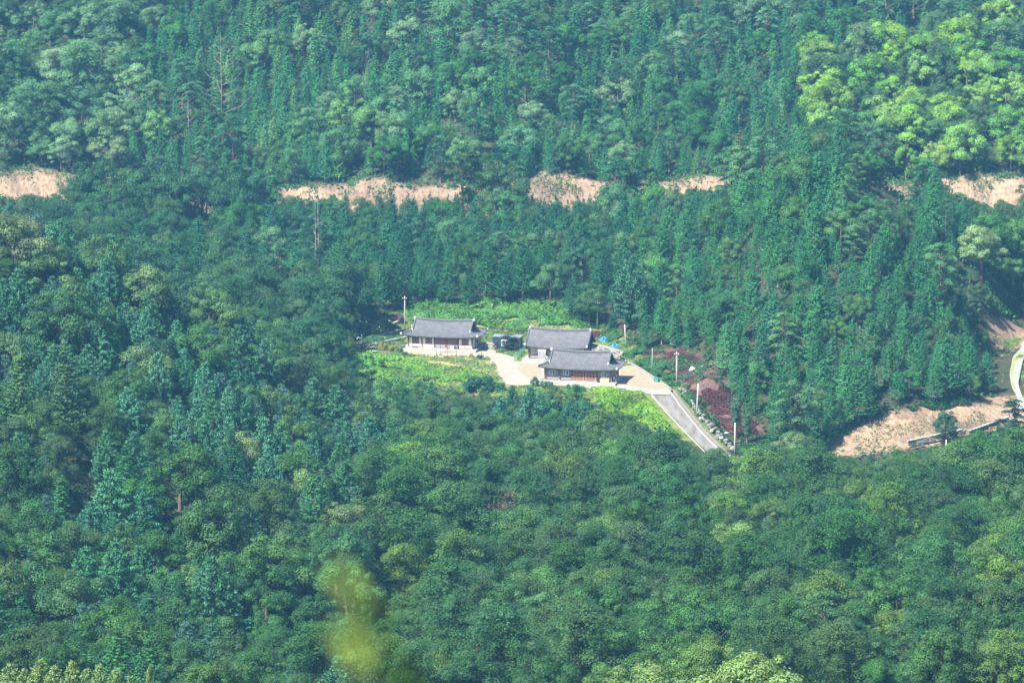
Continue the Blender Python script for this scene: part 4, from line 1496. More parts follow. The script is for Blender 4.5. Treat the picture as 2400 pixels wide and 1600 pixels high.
def species(u, v, y):
    """(kind, spacing, scale, colours) mix for a place: u, v = photo point of the crown"""
    q = rng.random()
    OAK_D = [(0.030, 0.085, 0.022), (0.040, 0.098, 0.028), (0.026, 0.080, 0.032), (0.048, 0.095, 0.036)]
    OAK_V = [(0.026, 0.070, 0.026), (0.030, 0.078, 0.030), (0.036, 0.074, 0.032)]
    OAK_Y = [(0.130, 0.205, 0.030), (0.105, 0.190, 0.030), (0.140, 0.205, 0.048)]
    OAK_G = [(0.075, 0.135, 0.055), (0.095, 0.140, 0.072), (0.060, 0.125, 0.055)]
    CON = [(0.024, 0.098, 0.040), (0.032, 0.112, 0.045), (0.022, 0.088, 0.045)]
    BLU = [(0.048, 0.128, 0.078), (0.058, 0.140, 0.090), (0.040, 0.115, 0.062)]
    RP = [(0.038, 0.098, 0.052), (0.050, 0.110, 0.055)]
    if y > 838:                                               # the far hillside above the earth bank
        if u > 1900 and v > 50 + (2400 - u) * 0.12 and v < 385:
            return ('oak_tree', 4.1, 0.9, OAK_Y + OAK_Y + [(0.07, 0.145, 0.03)]) if q < 0.94 else ('spreading_tree', 5.0, 0.9, OAK_G)
        if u < 330 - max(0, v - 250) * 0.4:
            return ('oak_tree', 5.0, 0.9, [(0.10, 0.15, 0.075), (0.085, 0.14, 0.06), (0.12, 0.16, 0.085), (0.055, 0.11, 0.045)]) if q < 0.8 else ('spreading_tree', 5.0, 0.95, OAK_G)
        if q < 0.62:
            return ('larch_tree', 3.0, 0.78, [(0.030, 0.115, 0.050), (0.042, 0.14, 0.055), (0.058, 0.15, 0.052), (0.085, 0.17, 0.058), (0.034, 0.12, 0.052)])
        if q < 0.86:
            return ('oak_tree', 4.4, 0.8, OAK_G + OAK_D[:2] + [(0.085, 0.145, 0.05)])
        return ('spreading_tree', 4.4, 0.8, OAK_G + OAK_D[:2]) if q < 0.94 else ('red_pine', 4.0, 1.0, RP)
    if u > 1480 and v < 1010 and y > 628 and not (u > 2280 and y > 690):      # the knoll
        if v < 560:
            return ('red_pine', 3.6, 0.95, RP) if q < 0.12 else (('cypress_tree', 2.9, 0.72, CON) if q < 0.8 else ('oak_tree', 4.0, 0.7, OAK_D))
        if q < 0.72:
            return ('cypress_tree', 2.75, 0.70, CON)
        return ('oak_tree', 3.6, 0.62, OAK_D) if q < 0.86 else (('larch_tree', 2.9, 0.72, CON) if q < 0.975 else ('red_pine', 3.4, 1.0, RP))
    if u > 2280 and y > 690:
        return ('oak_tree', 4.8, 0.9, OAK_D + OAK_G)
    if y > 720 and u > 560:                                   # between the houses and the bank
        if q < 0.72:
            return ('cypress_tree', 3.0, 0.75, CON)
        return ('oak_tree', 4.5, 0.8, OAK_D + OAK_G[:1]) if q < 0.96 else ('red_pine', 3.8, 1.0, RP)
    if y > 650 and u < 900:                                   # the valley left of the houses
        if q < 0.5:
            return ('oak_tree', 5.2, 1.0, OAK_V)
        return ('spreading_tree', 5.2, 1.0, OAK_V) if q < 0.9 else ('cypress_tree', 3.6, 0.95, CON)
    if u < 880 and y <= 650:                                  # the near left ridge
        if v < 640 + u * 0.28 and y > 560:
            return ('oak_tree', 4.4, 0.8, OAK_G) if q < 0.8 else ('blue_pine', 3.4, 0.85, BLU)
        if in_poly(np.array(u), np.array(v), BLUE_PX):
            if q < 0.72:
                return ('blue_pine', 3.1, 0.78, BLU)
            return ('oak_tree', 4.2, 0.7, OAK_D + OAK_G)
        if q < 0.42:
            return ('oak_tree', 4.6, 0.8, OAK_V + OAK_D + OAK_G[:1])
        if q < 0.62:
            return ('spreading_tree', 4.4, 0.8, OAK_V)
        return ('cypress_tree', 3.4, 0.85, CON + [(0.045, 0.095, 0.03)]) if q < 0.9 else ('blue_pine', 3.4, 0.9, BLU)
    if y > 600 and v < 1110:                                  # the trees just below the yard
        if q < 0.62:
            return ('oak_tree', 4.4, 0.75, OAK_D + OAK_G)
        return ('blue_pine', 3.6, 0.85, BLU) if q < 0.8 else ('spreading_tree', 4.4, 0.8, OAK_D)
    if q < 0.56:                                              # the wide near wood
        return ('spreading_tree', 4.7, 0.85, OAK_V + OAK_V + OAK_D + [(0.05, 0.105, 0.03), (0.07, 0.13, 0.03)])
    return ('oak_tree', 4.7, 0.8, OAK_V + OAK_V + OAK_D + [(0.055, 0.11, 0.03), (0.075, 0.14, 0.035)]) if q < 0.992 else ('red_pine', 4.0, 0.95, RP)


cand = 26000
cy = np.sqrt(rng.uniform(398 ** 2, 965 ** 2, cand))
cx = rng.uniform(-1, 1, cand) * (cy * (1200 + 190) / FPX)
cz = ground(cx, cy)
cu, cv, cdist = proj(cx, cy, cz)
ok = np.ones(cand, bool)
for poly, y0, y1 in BAN:
    ok &= ~(in_poly(cu, cv, poly) & (cy > y0) & (cy < y1))
bd = cy - bank_y(cx)
ok &= ~((bd > -6) & (bd < 9.5 + 1.5 * vnoise(cx, cy, 7)))
ok &= seg_dist(cx, cy, ctr)[0] > 5.5
ok &= seg_dist(cx, cy, ctr2)[0] > 4.0
# tall trees that stand close before the bank and break it up
GAPS = [(145, 470), (520, 635), (1080, 1190), (1430, 1545), (1705, 1765), (1870, 2000), (2160, 2225)]
sx_, sy_ = [], []
for (u0, u1) in GAPS:
    for k in range(int((u1 - u0) / 3)):
        uu = rng.uniform(u0, u1)
        yq = 831 - rng.uniform(2, 13)
        sx_.append((uu - 1200) / FPX * yq * 0.995)
        sy_.append(yq)
n_first = len(sx_)
cx, cy = np.r_[sx_, cx], np.r_[sy_, cy]
cz = ground(cx, cy)
ok = np.r_[np.ones(n_first, bool), ok]
cell = {}
trees = []
for i in np.nonzero(ok)[0]:
    x, y, z = cx[i], cy[i], cz[i]
    # crown's photo point
    u, v, d = proj(x, y, z + 6)
    if v < -170 or v > 1760:
        continue
    kn, sp, s0, cols = species(float(u), float(v), y)
    sp, s0 = sp * (0.86 if kn == 'larch_tree' else 1.1), s0 * (1.12 if kn == 'larch_tree' else 1.27)
    s = s0 * float(np.clip(rng.normal(1.0, 0.2), 0.6, 1.6))
    if y < 520:
        s *= 0.9
    if y < 600 and kn in ('oak_tree', 'spreading_tree'):
        sp, s = sp * 1.12, s * 1.14
    if i < n_first:
        kn = ('cypress_tree', 'oak_tree', 'cypress_tree', 'red_pine')[i % 4]
        need = (CAM_H + math.tan(-PITCH + math.atan((800 - rng.uniform(350, 408)) / FPX)) * y) - z
        sp, s = 3.8, float(np.clip(need / KINDS[kn]['h'], 0.8, 1.9))
    gxk, gyk = int(x // 5), int(y // 5)
    bad = False
    for a in (-1, 0, 1):
        for b in (-1, 0, 1):
            for (X2, Y2, S2) in cell.get((gxk + a, gyk + b), ()):
                if (X2 - x) ** 2 + (Y2 - y) ** 2 < ((sp + S2) * 0.5) ** 2:
                    bad = True
    if bad:
        continue
    K = KINDS[kn]
    hh, rr = K['h'] * s, K['r'] * s
    # nothing taller than the view allows in front of the clearing, the drive and the banks

    def hides(h_, r_):
        for poly, yk in KEEP:
            if y >= yk:
                continue
            fz = np.array((0.15, 0.3, 0.45, 0.6, 0.75, 0.88, 0.98))
            wd_ = r_ * np.array((0.9, 0.9, 0.9, 0.9, 0.65, 0.65, 0.15))
            pu, pv_, _ = proj(np.r_[x - wd_, x + 0 * wd_, x + wd_], y, np.tile(z + h_ * fz, 3))
            if in_poly(pu, pv_, poly).any():
                return True
        return False

    if u > 2215 and 672 < y < 722:
        f_ = 0.65 if u < 2262 else 0.42
        s *= f_
        hh, rr = hh * f_, rr * f_
    if hides(hh * 1.1, rr * 1.1):
        for q_ in (0.75, 0.55, 0.4):
            if not hides(hh * 1.12 * q_, rr * 1.1 * q_):
                s, hh, rr = s * q_, hh * q_, rr * q_
                break
        else:
            continue
    cell.setdefault((gxk, gyk), []).append((x, y, sp))
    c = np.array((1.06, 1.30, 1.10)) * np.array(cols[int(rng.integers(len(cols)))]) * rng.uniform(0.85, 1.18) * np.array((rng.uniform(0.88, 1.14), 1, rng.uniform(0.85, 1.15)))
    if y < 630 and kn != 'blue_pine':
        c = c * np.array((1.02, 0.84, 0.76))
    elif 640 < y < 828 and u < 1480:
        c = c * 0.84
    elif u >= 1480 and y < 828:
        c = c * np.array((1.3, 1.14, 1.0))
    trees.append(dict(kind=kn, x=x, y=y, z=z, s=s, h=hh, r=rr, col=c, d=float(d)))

# how much of each tree shows: a coarse depth picture of the crowns, far to near
BW, BH, Q = 400, 267, 6.0
buf = np.full((BH, BW), -1, int)
order = sorted(range(len(trees)), key=lambda k: -trees[k]['y'])
yy, xx = np.mgrid[0:BH, 0:BW]
for k in order:
    T = trees[k]
    u, v, d = proj(T['x'], T['y'], T['z'] + T['h'] * 0.58)
    ru, rv = FPX * T['r'] / d / Q, FPX * T['h'] * 0.44 / d / Q
    uc, vc = u / Q, v / Q
    i0, i1, j0, j1 = max(0, int(vc - rv)), min(BH, int(vc + rv) + 2), max(0, int(uc - ru)), min(BW, int(uc + ru) + 2)
    if i0 >= i1 or j0 >= j1:
        continue
    m = ((xx[i0:i1, j0:j1] - uc) / ru) ** 2 + ((yy[i0:i1, j0:j1] - vc) / rv) ** 2 < 1
    buf[i0:i1, j0:j1][m] = k
cnt = np.bincount(buf[buf >= 0], minlength=len(trees))
for k, T in enumerate(trees):
    T['seen'] = int(cnt[k])
from collections import Counter
print('TREES', len(trees), Counter(T['kind'] for T in trees), 'seen', Counter(T['kind'] for T in trees if T['seen'] > 3), 'clear', (buf < 0).mean())


def plant(T, var):
    crown, trunk = KINDS[T['kind']]['var'][var]
    root = empty(T['kind'], (T['x'], T['y'], T['z']), rng.uniform(0, 6.28))
    root.rotation_euler[0], root.rotation_euler[1] = rng.normal() * 0.035, rng.normal() * 0.035
    root.scale = (T['s'] * rng.uniform(0.9, 1.1), T['s'] * rng.uniform(0.9, 1.1), T['s'] * rng.uniform(0.92, 1.1))
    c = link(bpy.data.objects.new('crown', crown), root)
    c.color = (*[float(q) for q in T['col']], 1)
    link(bpy.data.objects.new('trunk', trunk), root)
    return root


# ------------------------------------------------------------------ individuals and the woodland mass
NOUN = dict(oak_tree='domed tree', spreading_tree='layered tree', larch_tree='slim larch', cypress_tree='bushy conifer', blue_pine='tufted pine', red_pine='open pine')
GROUP = dict(oak_tree='broadleaf trees with domed crowns', spreading_tree='broadleaf trees with layered boughs', larch_tree='slender larches of the far hillside',
             cypress_tree='conifers of the knoll and valley', blue_pine='bluish pines of the near ridge', red_pine='open-crowned red pines')
MARKS = [(1032, 780, 'the white-walled house'), (1300, 780, 'the gabled house'), (1355, 860, 'the front house'), (1722, 1030, 'the lamp post'), (2150, 985, 'the tan bank'),
         (40, 425, 'the leftmost bare bank'), (940, 430, 'the longest bare bank'), (1735, 370, 'the tallest rusty conifer'), (515, 150, 'the bare dead tree'), (840, 1440, 'the blurred leaf'),
         (1745, 1540, 'the brightest near tree'), (2370, 870, 'the gravel road'), (120, 1580, 'the pale pines')]


def hue_word(c):
    r, g, b = c
    if b / g > 0.72:
        return 'blue-green'
    if r / g > 0.74:
        return 'yellowish' if g > 0.12 else 'olive'
    if g > 0.12:
        return 'bright'
    if b / g > 0.5:
        return 'greyish'
    return 'dark' if g < 0.088 else 'leafy'


ONES = 'first second third fourth fifth sixth seventh eighth ninth tenth eleventh twelfth thirteenth fourteenth fifteenth sixteenth seventeenth eighteenth nineteenth'.split()
TENS = {2: 'twent', 3: 'thirt', 4: 'fort', 5: 'fift', 6: 'sixt'}


def ordinal(k):
    if k < 20:
        return ONES[k - 1]
    return TENS[k // 10] + ('ieth' if k % 10 == 0 else 'y-' + ONES[k % 10 - 1])


HOURS = 'twelve one two three four five six seven eight nine ten eleven'.split()


def place_words(u, v):
    """nearest landmark, the clock hour in which the tree lies from it, the distance"""
    k = min(range(len(MARKS)), key=lambda i: (MARKS[i][0] - u) ** 2 + (MARKS[i][1] - v) ** 2)
    mu, mv, nm = MARKS[k]
    h = int(round(math.degrees(math.atan2(u - mu, mv - v)) / 30)) % 12
    return nm, HOURS[h], math.hypot(u - mu, v - mv)


for k, o in enumerate(sorted(BOULD, key=lambda o: -o.location.y)):
    tag(o, f'rough pale boulder, {ordinal(k + 1)} from the top in the row beside the drive', 'boulder', 'boulders lining the drive')
count = Counter()
rest = []
for T in sorted(trees, key=lambda T: -T['seen']):
    if T['seen'] >= 4 and count[T['kind']] < 298:
        count[T['kind']] += 1
        root = plant(T, int(rng.integers(len(KINDS[T['kind']]['var']))))
        u, v, _ = proj(T['x'], T['y'], T['z'] + T['h'] * 0.8)
        size = 'tall ' if T['s'] > 1.32 else ('small ' if T['s'] < 0.85 else '')
        nm, hr, dist = place_words(float(u), float(v))
        T['key'] = (f"{size}{hue_word(T['col'])} {NOUN[T['kind']]}", hr, nm)
        T['dist'], T['root'] = dist, root
    else:
        rest.append(T)
same = {}
for T in trees:
    if 'key' in T:
        same.setdefault(T['key'], []).append(T)
for (look, hr, nm), L_ in same.items():
    L_.sort(key=lambda T: T['dist'])
    for k, T in enumerate(L_):
        nth = 'nearest' if k == 0 else ordinal(k + 1) + ' nearest'
        tag(T['root'], f"{look}, {nth} toward {hr} o'clock from {nm}", 'tree', GROUP[T['kind']])
print('INDIV', count, 'rest', len(rest))

PAL = dict(oak_tree=[(0.030, 0.085, 0.022), (0.060, 0.115, 0.040), (0.045, 0.095, 0.03)], spreading_tree=[(0.030, 0.085, 0.024), (0.06, 0.11, 0.03)],
           larch_tree=[(0.030, 0.115, 0.050), (0.058, 0.15, 0.052), (0.036, 0.12, 0.05)], cypress_tree=[(0.026, 0.095, 0.038), (0.034, 0.105, 0.045)],
           blue_pine=[(0.058, 0.140, 0.108), (0.072, 0.160, 0.125)], red_pine=[(0.042, 0.10, 0.055), (0.055, 0.11, 0.055)])
protos = bpy.data.collections.new('woodland_kinds')
pidx = {}
for kn in sorted(KINDS):
    mm = foliage_mat('mass_' + kn, ramp=PAL[kn], transl=0.25, spec=0.1)
    for j, (crown, trunk) in enumerate(KINDS[kn]['var'][:4]):
        me = crown.copy()
        me.materials.clear()
        me.materials.append(mm)
        o = bpy.data.objects.new('mass_%02d' % len(pidx), me)
        protos.objects.link(o)
        pidx[(kn, j)] = len(pidx)
pm = bpy.data.meshes.new('woodland')
n = len(rest)
pm.vertices.add(n)
pm.vertices.foreach_set('co', np.array([(T['x'], T['y'], T['z']) for T in rest], np.float32).ravel())
a = pm.attributes.new('variant', 'INT', 'POINT')
a.data.foreach_set('value', np.array([pidx[(T['kind'], int(rng.integers(4)))] for T in rest], np.int32))
a = pm.attributes.new('turn', 'FLOAT_VECTOR', 'POINT')
a.data.foreach_set('vector', np.array([(0, 0, rng.uniform(0, 6.28)) for T in rest], np.float32).ravel())
a = pm.attributes.new('size', 'FLOAT', 'POINT')
a.data.foreach_set('value', np.array([T['s'] for T in rest], np.float32))
wl = link(bpy.data.objects.new('woodland', pm))
tag(wl, kind='stuff')
ng = bpy.data.node_groups.new('woodland', 'GeometryNodeTree')
ng.interface.new_socket('Geometry', in_out='INPUT', socket_type='NodeSocketGeometry')
ng.interface.new_socket('Geometry', in_out='OUTPUT', socket_type='NodeSocketGeometry')
gi, go = ng.nodes.new('NodeGroupInput'), ng.nodes.new('NodeGroupOutput')
ip = ng.nodes.new('GeometryNodeInstanceOnPoints')
ci = ng.nodes.new('GeometryNodeCollectionInfo')
ci.inputs['Collection'].default_value = protos
ci.inputs['Separate Children'].default_value = True
ci.inputs['Reset Children'].default_value = True


def named(nm, typ):
    q = ng.nodes.new('GeometryNodeInputNamedAttribute')
    q.data_type = typ
    q.inputs['Name'].default_value = nm
    return [s for s in q.outputs if s.enabled and s.name == 'Attribute'][0]


ng.links.new(gi.outputs[0], ip.inputs['Points'])
ng.links.new(ci.outputs[0], ip.inputs['Instance'])
ip.inputs['Pick Instance'].default_value = True
ng.links.new(named('variant', 'INT'), ip.inputs['Instance Index'])
ng.links.new(named('turn', 'FLOAT_VECTOR'), ip.inputs['Rotation'])
ng.links.new(named('size', 'FLOAT'), ip.inputs['Scale'])
ng.links.new(ip.outputs[0], go.inputs[0])
wl.modifiers.new('scatter', 'NODES').node_group = ng

#@@COVER
# ------------------------------------------------------------------ ground plants nobody could count
W1 = [(822, 846), (862, 834), (945, 842), (1010, 856), (1100, 874), (1150, 886), (1186, 908), (1130, 924), (1040, 930), (960, 925), (890, 905), (830, 880)]
W2 = [(940, 722), (1010, 708), (1265, 706), (1400, 735), (1420, 775), (1380, 770), (1270, 765), (1230, 775), (1150, 776), (1120, 765), (960, 752)]
W3 = [(1385, 908), (1500, 920), (1548, 965), (1605, 1015), (1560, 1030), (1480, 990), (1400, 950)]
W4 = [(1385, 755), (1440, 775), (1500, 815), (1570, 860), (1650, 970), (1710, 1050), (1690, 1075), (1630, 1000), (1560, 915), (1500, 862), (1430, 815)]
W5 = [(790, 780), (850, 758), (930, 740), (948, 790), (925, 812), (870, 826), (815, 815)]
W6 = [(1180, 775), (1240, 775), (1240, 800), (1120, 800), (1110, 785)]
WR = [(1700, 1045), (1780, 1035), (1960, 1015), (2020, 985), (2100, 955), (2210, 938), (2280, 935), (2270, 950), (2100, 972), (2000, 1005), (1950, 1040), (1900, 1075), (1740, 1075)]


def cover(name, polys, yr, n, size, hgt, colour, gap=-2.0, mound=5.0, seedoff=0.0, transl=0.4, hue=0.25, lift=0.0, asp=0.65, ban=True):
    """leaf sprays over lumpy mounds on the terrain inside photo outlines"""
    P = []
    allp = [q for pl in polys for q in pl]
    us, vs = [q[0] for q in allp], [q[1] for q in allp]
    got = 0
    while got < n:
        m = n * 3
        y = rng.uniform(*yr, m)
        x = rng.uniform((min(us) - 1200) / FPX, (max(us) - 1200) / FPX, m) * y * 1.03
        z = ground(x, y)
        u, v, _ = proj(x, y, z)
        uj, vj = u + 7 * vnoise(x, y, 3), v + 5 * vnoise(y, x, 3)
        ok = np.zeros(m, bool)
        for pl in polys:
            ok |= in_poly(uj, vj, pl)
        ok &= vnoise(x + seedoff, y, 4.0) + 0.5 * vnoise(x, y + seedoff, 1.7) > gap
        if ban:
            ok &= seg_dist(x, y, ctr)[0] > 3.4
            ok &= ~in_poly(x, y, YARD_W)
        P.append(np.c_[x, y, z][ok])
        got += int(ok.sum())
    P = np.concatenate(P)[:n]

    def H(x, y):
        return hgt * (0.55 + 0.45 * vnoise(x + seedoff, y, mound) + 0.35 * vnoise(x, y + seedoff, mound * 0.4) + 0.15 * vnoise(x, y, 0.7))

    e = 0.3
    h = np.maximum(H(P[:, 0], P[:, 1]), 0.05)
    gxn = (H(P[:, 0] + e, P[:, 1]) - H(P[:, 0] - e, P[:, 1])) / (2 * e)
    gyn = (H(P[:, 0], P[:, 1] + e) - H(P[:, 0], P[:, 1] - e)) / (2 * e)
    Nn = np.c_[-gxn, -gyn, np.ones(n)] + unit(n) * 0.6
    P[:, 2] += h * rng.uniform(0.55, 1.05, n) + lift
    big = 1 + 0.22 * vnoise(P[:, 0], P[:, 1], 6) + 0.15 * vnoise(P[:, 1], P[:, 0], 2)
    V, Qd = leaf_quads(P, Nn, size * rng.uniform(0.6, 1.4, n), asp)
    me = np_mesh(name, V, Qd, foliage_mat(name, col=colour, transl=transl, spec=0.1, hue_noise=hue), False, np.clip(big * (1 + 0.16 * rng.normal(size=n)), 0.5, 1.7))
    return tag(link(bpy.data.objects.new(name, me)), kind='stuff')


YARD_W = [tuple(at(*z3(*q), 0)[:2]) for q in ((395, 345), (450, 330), (900, 330), (960, 352), (1010, 378), (1070, 398), (1130, 405), (1170, 320), (1560, 320), (1730, 462), (1790, 448), (1870, 492), (1960, 548), (2030, 596), (2024, 622), (1900, 622), (1850, 606), (1700, 601), (1640, 590), (1500, 582), (1340, 566), (1200, 566), (1130, 574), (1035, 566), (1000, 505), (975, 448), (930, 400), (850, 398), (640, 394), (500, 384), (420, 372))]
cover('ground_cover', [W1], (640, 715), 30000, 0.42, 1.0, (0.14, 0.27, 0.045), -0.55, 5, 0)
cover('ground_cover', [W2], (700, 765), 26000, 0.45, 1.3, (0.105, 0.235, 0.055), -0.7, 5, 31)
cover('ground_cover', [W3], (615, 665), 20000, 0.42, 1.0, (0.175, 0.30, 0.036), -0.9, 5, 77)
cover('ground_cover', [W4], (615, 745), 22000, 0.42, 1.0, (0.055, 0.145, 0.045), -0.12, 4, 13)
cover('ground_cover', [W5], (670, 760), 10000, 0.34, 0.7, (0.060, 0.130, 0.045), 0.05, 4, 57)
cover('grass', [W6], (690, 745), 5000, 0.35, 0.4, (0.13, 0.16, 0.05), -0.4, 3, 5, 0.3)
cover('ground_cover', [WR], (600, 680), 9000, 0.42, 1.0, (0.040, 0.115, 0.034), -0.1, 4, 91)
cover('weeds', [CLEAR_PX], (612, 765), 26000, 0.34, 0.45, (0.075, 0.165, 0.045), -0.5, 3, 41)
cover('weeds', [CLEAR_PX], (612, 765), 6000, 0.34, 0.4, (0.19, 0.19, 0.07), 0.1, 3, 63)
cover('red_shrubs', [RED_PX], (605, 720), 22000, 0.30, 0.5, (0.105, 0.040, 0.040), -0.35, 4, 8, 0.3, 0.1)
cover('grass', [[(2385, 838), (2440, 815), (2460, 960), (2410, 940), (2392, 880)], [(2335, 800), (2400, 793), (2362, 824), (2348, 860), (2352, 905), (2335, 880)]], (640, 720), 5000, 0.4, 0.5, (0.14, 0.22, 0.05), -0.6, 3, 9, 0.3, 0.2, 0.0, 0.5)
LAWN_PX = [(948, 832), (1000, 835), (1105, 838), (1148, 836), (1166, 862), (1170, 882), (1120, 866), (1040, 850), (960, 845)]
cover('grass', [LAWN_PX], (660, 712), 6000, 0.22, 0.14, (0.17, 0.20, 0.05), -0.15, 3, 3, 0.3, 0.3, 0.02, 0.3)
cover('ground_cover', [RED_PX], (605, 720), 3000, 0.4, 0.8, (0.05, 0.12, 0.045), 0.25, 4, 19)
cover('ground_cover', [[(2290, 600), (2430, 600), (2430, 748), (2318, 742)]], (690, 830), 14000, 0.5, 1.2, (0.05, 0.13, 0.045), -0.7, 4, 29)
cover('bank_weeds', [LOWBANK_PX, RIGHTBANK_PX], (600, 740), 2600, 0.32, 0.3, (0.10, 0.14, 0.05), 0.34, 3, 71)
# ragged fringe of plants along the lip and the foot of the long bank
m = 36000
x = rng.uniform(-150, 150, m)
off = np.where(rng.random(m) < 0.55, rng.normal(7.6, 1.5, m) + 2.4 * vnoise(x, x * 0, 5), rng.normal(-2.6, 1.1, m))
off = np.where(rng.random(m) < 0.04, rng.uniform(0, 7, m), off)
y = bank_y(x) + off
keepm = vnoise(x, y, 6) + 0.6 * vnoise(x, y, 2.3) > -0.25
P = np.c_[x, y, ground(x, y)][keepm]
P[:, 2] += np.abs(rng.normal(size=len(P))) * 0.55
V, Qd = leaf_quads(P, unit(len(P)) * 0.7 + np.array((0, -0.2, 0.7)), 0.5 * rng.uniform(0.5, 1.4, len(P)), 0.6)
tag(link(bpy.data.objects.new('bank_weeds', np_mesh('bank_weeds', V, Qd, foliage_mat('bank_weeds', col=(0.075, 0.16, 0.05), transl=0.35, spec=0.08), False, np.clip(1 + 0.2 * rng.normal(size=len(P)), .5, 1.6)))), kind='stuff')
# the wood's floor
n = 130000
y = np.sqrt(rng.uniform(400 ** 2, 962 ** 2, n))
x = rng.uniform(-1, 1, n) * y * 1330 / FPX
z = ground(x, y)
u, v, _ = proj(x, y, z)
ok = ~in_poly(u, v, CLEAR_PX) | (y > 745) | (y < 610)
for poly, y0, y1 in BAN[1:]:
    ok &= ~(in_poly(u, v, poly) & (y > y0) & (y < y1))
bd = y - bank_y(x)
ok &= ~((bd > -4) & (bd < 8 + 2.5 * vnoise(x, y, 5)))
ok &= (seg_dist(x, y, ctr)[0] > 4.5) & (seg_dist(x, y, ctr2)[0] > 3.2)
P = np.c_[x, y, z][ok]
n = len(P)
P[:, 2] += np.abs(rng.normal(size=n)) * 0.7 + 0.1
V, Qd = leaf_quads(P, unit(n) * 0.7 + np.array((0, -0.1, 0.8)), 0.9 * rng.uniform(0.5, 1.4, n), 0.65)
me = np_mesh('undergrowth', V, Qd, foliage_mat('undergrowth', col=(0.030, 0.095, 0.034), transl=0.3, spec=0.08), False, np.clip(1 + 0.25 * rng.normal(size=n), 0.5, 1.6))
tag(link(bpy.data.objects.new('undergrowth', me)), kind='stuff')

# ------------------------------------------------------------------ single trees and shrubs one can point at
M['deadwood'] = plain('dead_wood', (0.22, 0.17, 0.155), 0.9, 0.2, 3)


def specimen(name, x, y, z, h, r, crown, trunk, base_h, base_r, col, label, cat, rz=None, group=None):
    root = empty(name, (float(x), float(y), float(z)), rng.uniform(0, 6.28) if rz is None else rz, label, cat, group)
    root.scale = (r / base_r, r / base_r, h / base_h)
    c = link(bpy.data.objects.new('crown', crown), root)
    c.color = (*col, 1)
    if trunk is not None:
        link(bpy.data.objects.new('trunk', trunk), root)
    return root


def top_at(u, v_top, h, y0=255, y1=420):
    """foot of a tree of height h whose tip shows at a photo point"""
    best = None
    for y in np.arange(y0, y1, 2.0):
        p_ = at(u, v_top, 0)
        dirv = p_ - np.array((0, 0, CAM_H))
        q = np.array((0, 0, CAM_H)) + dirv * (y / dirv[1])
        g = float(ground(q[0], y))
        e = abs(q[2] - g - h)
        if best is None or e < best[0]:
            best = (e, q[0], y, g, q[2] - g)
    return best[1:]


V_ = lambda kn, j: KINDS[kn]['var'][j]
shrub_var = []
for j in range(4):
    sp = crown_dome(1500, 1.0, 0.0, 1.7, 14, (0.3, 0.5), 0.17)
    shrub_var.append((crown_mesh('shrub_crown', sp, M['leaf']), trunk_mesh('shrub_trunk', 0.9, 0.05, M['bark'], (), 0.03)))


def shrub(u, v, h, r, col, label, name='shrub', cat='shrub', group=None, j=None, z0=None):
    p_ = hit(u, v) if z0 is None else at(u, v, z0)
    c_, t_ = shrub_var[int(rng.integers(4)) if j is None else j]
    return specimen(name, *p_, h, r, c_, t_, 1.7, 1.15, col, label, cat, None, group)


# the two bright trees and the pale pines on the near shoulder
x, y, z, h = top_at(1745, 1488, 12.5)
specimen('oak_tree', x, y, z, h, 5.6, *V_('oak_tree', 1), 10.0, 4.2, (0.130, 0.205, 0.055), 'large bright yellow-green near tree at the bottom edge, taller of two', 'tree')
x, y, z, h = top_at(1540, 1528, 11.0)
specimen('oak_tree', x, y, z, h, 5.0, *V_('oak_tree', 3), 10.0, 4.2, (0.125, 0.20, 0.055), 'broad bright yellow-green near tree at the bottom edge, lower of two', 'tree')
x, y, z, h = top_at(1375, 1584, 9.0)
specimen('oak_tree', x, y, z, h, 1.9, *V_('oak_tree', 4), 10.0, 4.2, (0.12, 0.18, 0.05), 'small light green treetop at the bottom edge left of the bright near trees', 'tree')
for k, (u, vt, r_) in enumerate(((22, 1566, 2.4), (95, 1558, 2.6), (170, 1564, 2.3), (232, 1572, 2.1), (272, 1582, 1.9), (350, 1582, 1.0))):
    x, y, z, h = top_at(u, vt, 8.5 + (k % 3) * 0.7)
    wd_ = ('at the left corner', 'tallest of the row', 'third from the left corner', 'fourth from the left corner', 'fifth from the left corner', 'lone tip right of the row')[k]
    specimen('blue_pine', x, y, z, h, r_, *V_('blue_pine', k % 5), 8.5, 2.6, (0.18, 0.27, 0.08), f'pale yellow-green pine tip along the bottom edge, {wd_}', 'tree', None, 'pale pines on the near shoulder')
    if k < 5:
        x2, y2, z2, h2 = top_at(u + 34, vt + 14, 8.0)
        specimen('blue_pine', x2, y2, z2, h2, r_ * 0.9, *V_('blue_pine', (k + 2) % 5), 8.5, 2.6, (0.16, 0.25, 0.075), f'lower pale pine tip in front of the yellow-green pine {wd_}', 'tree', None, 'pale pines on the near shoulder')


def at_foot(u, v, y):
    """ground point in the photo column u at distance y"""
    p_ = at(u, v, 0)
    dirv = p_ - np.array((0, 0, CAM_H))
    x = float((dirv * (y / dirv[1]))[0])
    return x, y, float(ground(x, y))


# tall rusty conifer above the saddle
x, y, z = at_foot(1732, 400, 800)
hh = (CAM_H + (at(1735, 272, 0) - np.array((0, 0, CAM_H)))[2] * (y / at(1735, 272, 0)[1])) - z
specimen('cypress_tree', x, y, z, hh, 3.0, *V_('larch_tree', 2), 10.0, 2.3, (0.105, 0.115, 0.045), 'tall narrow rusty green conifer standing above the saddle of the road', 'tree')
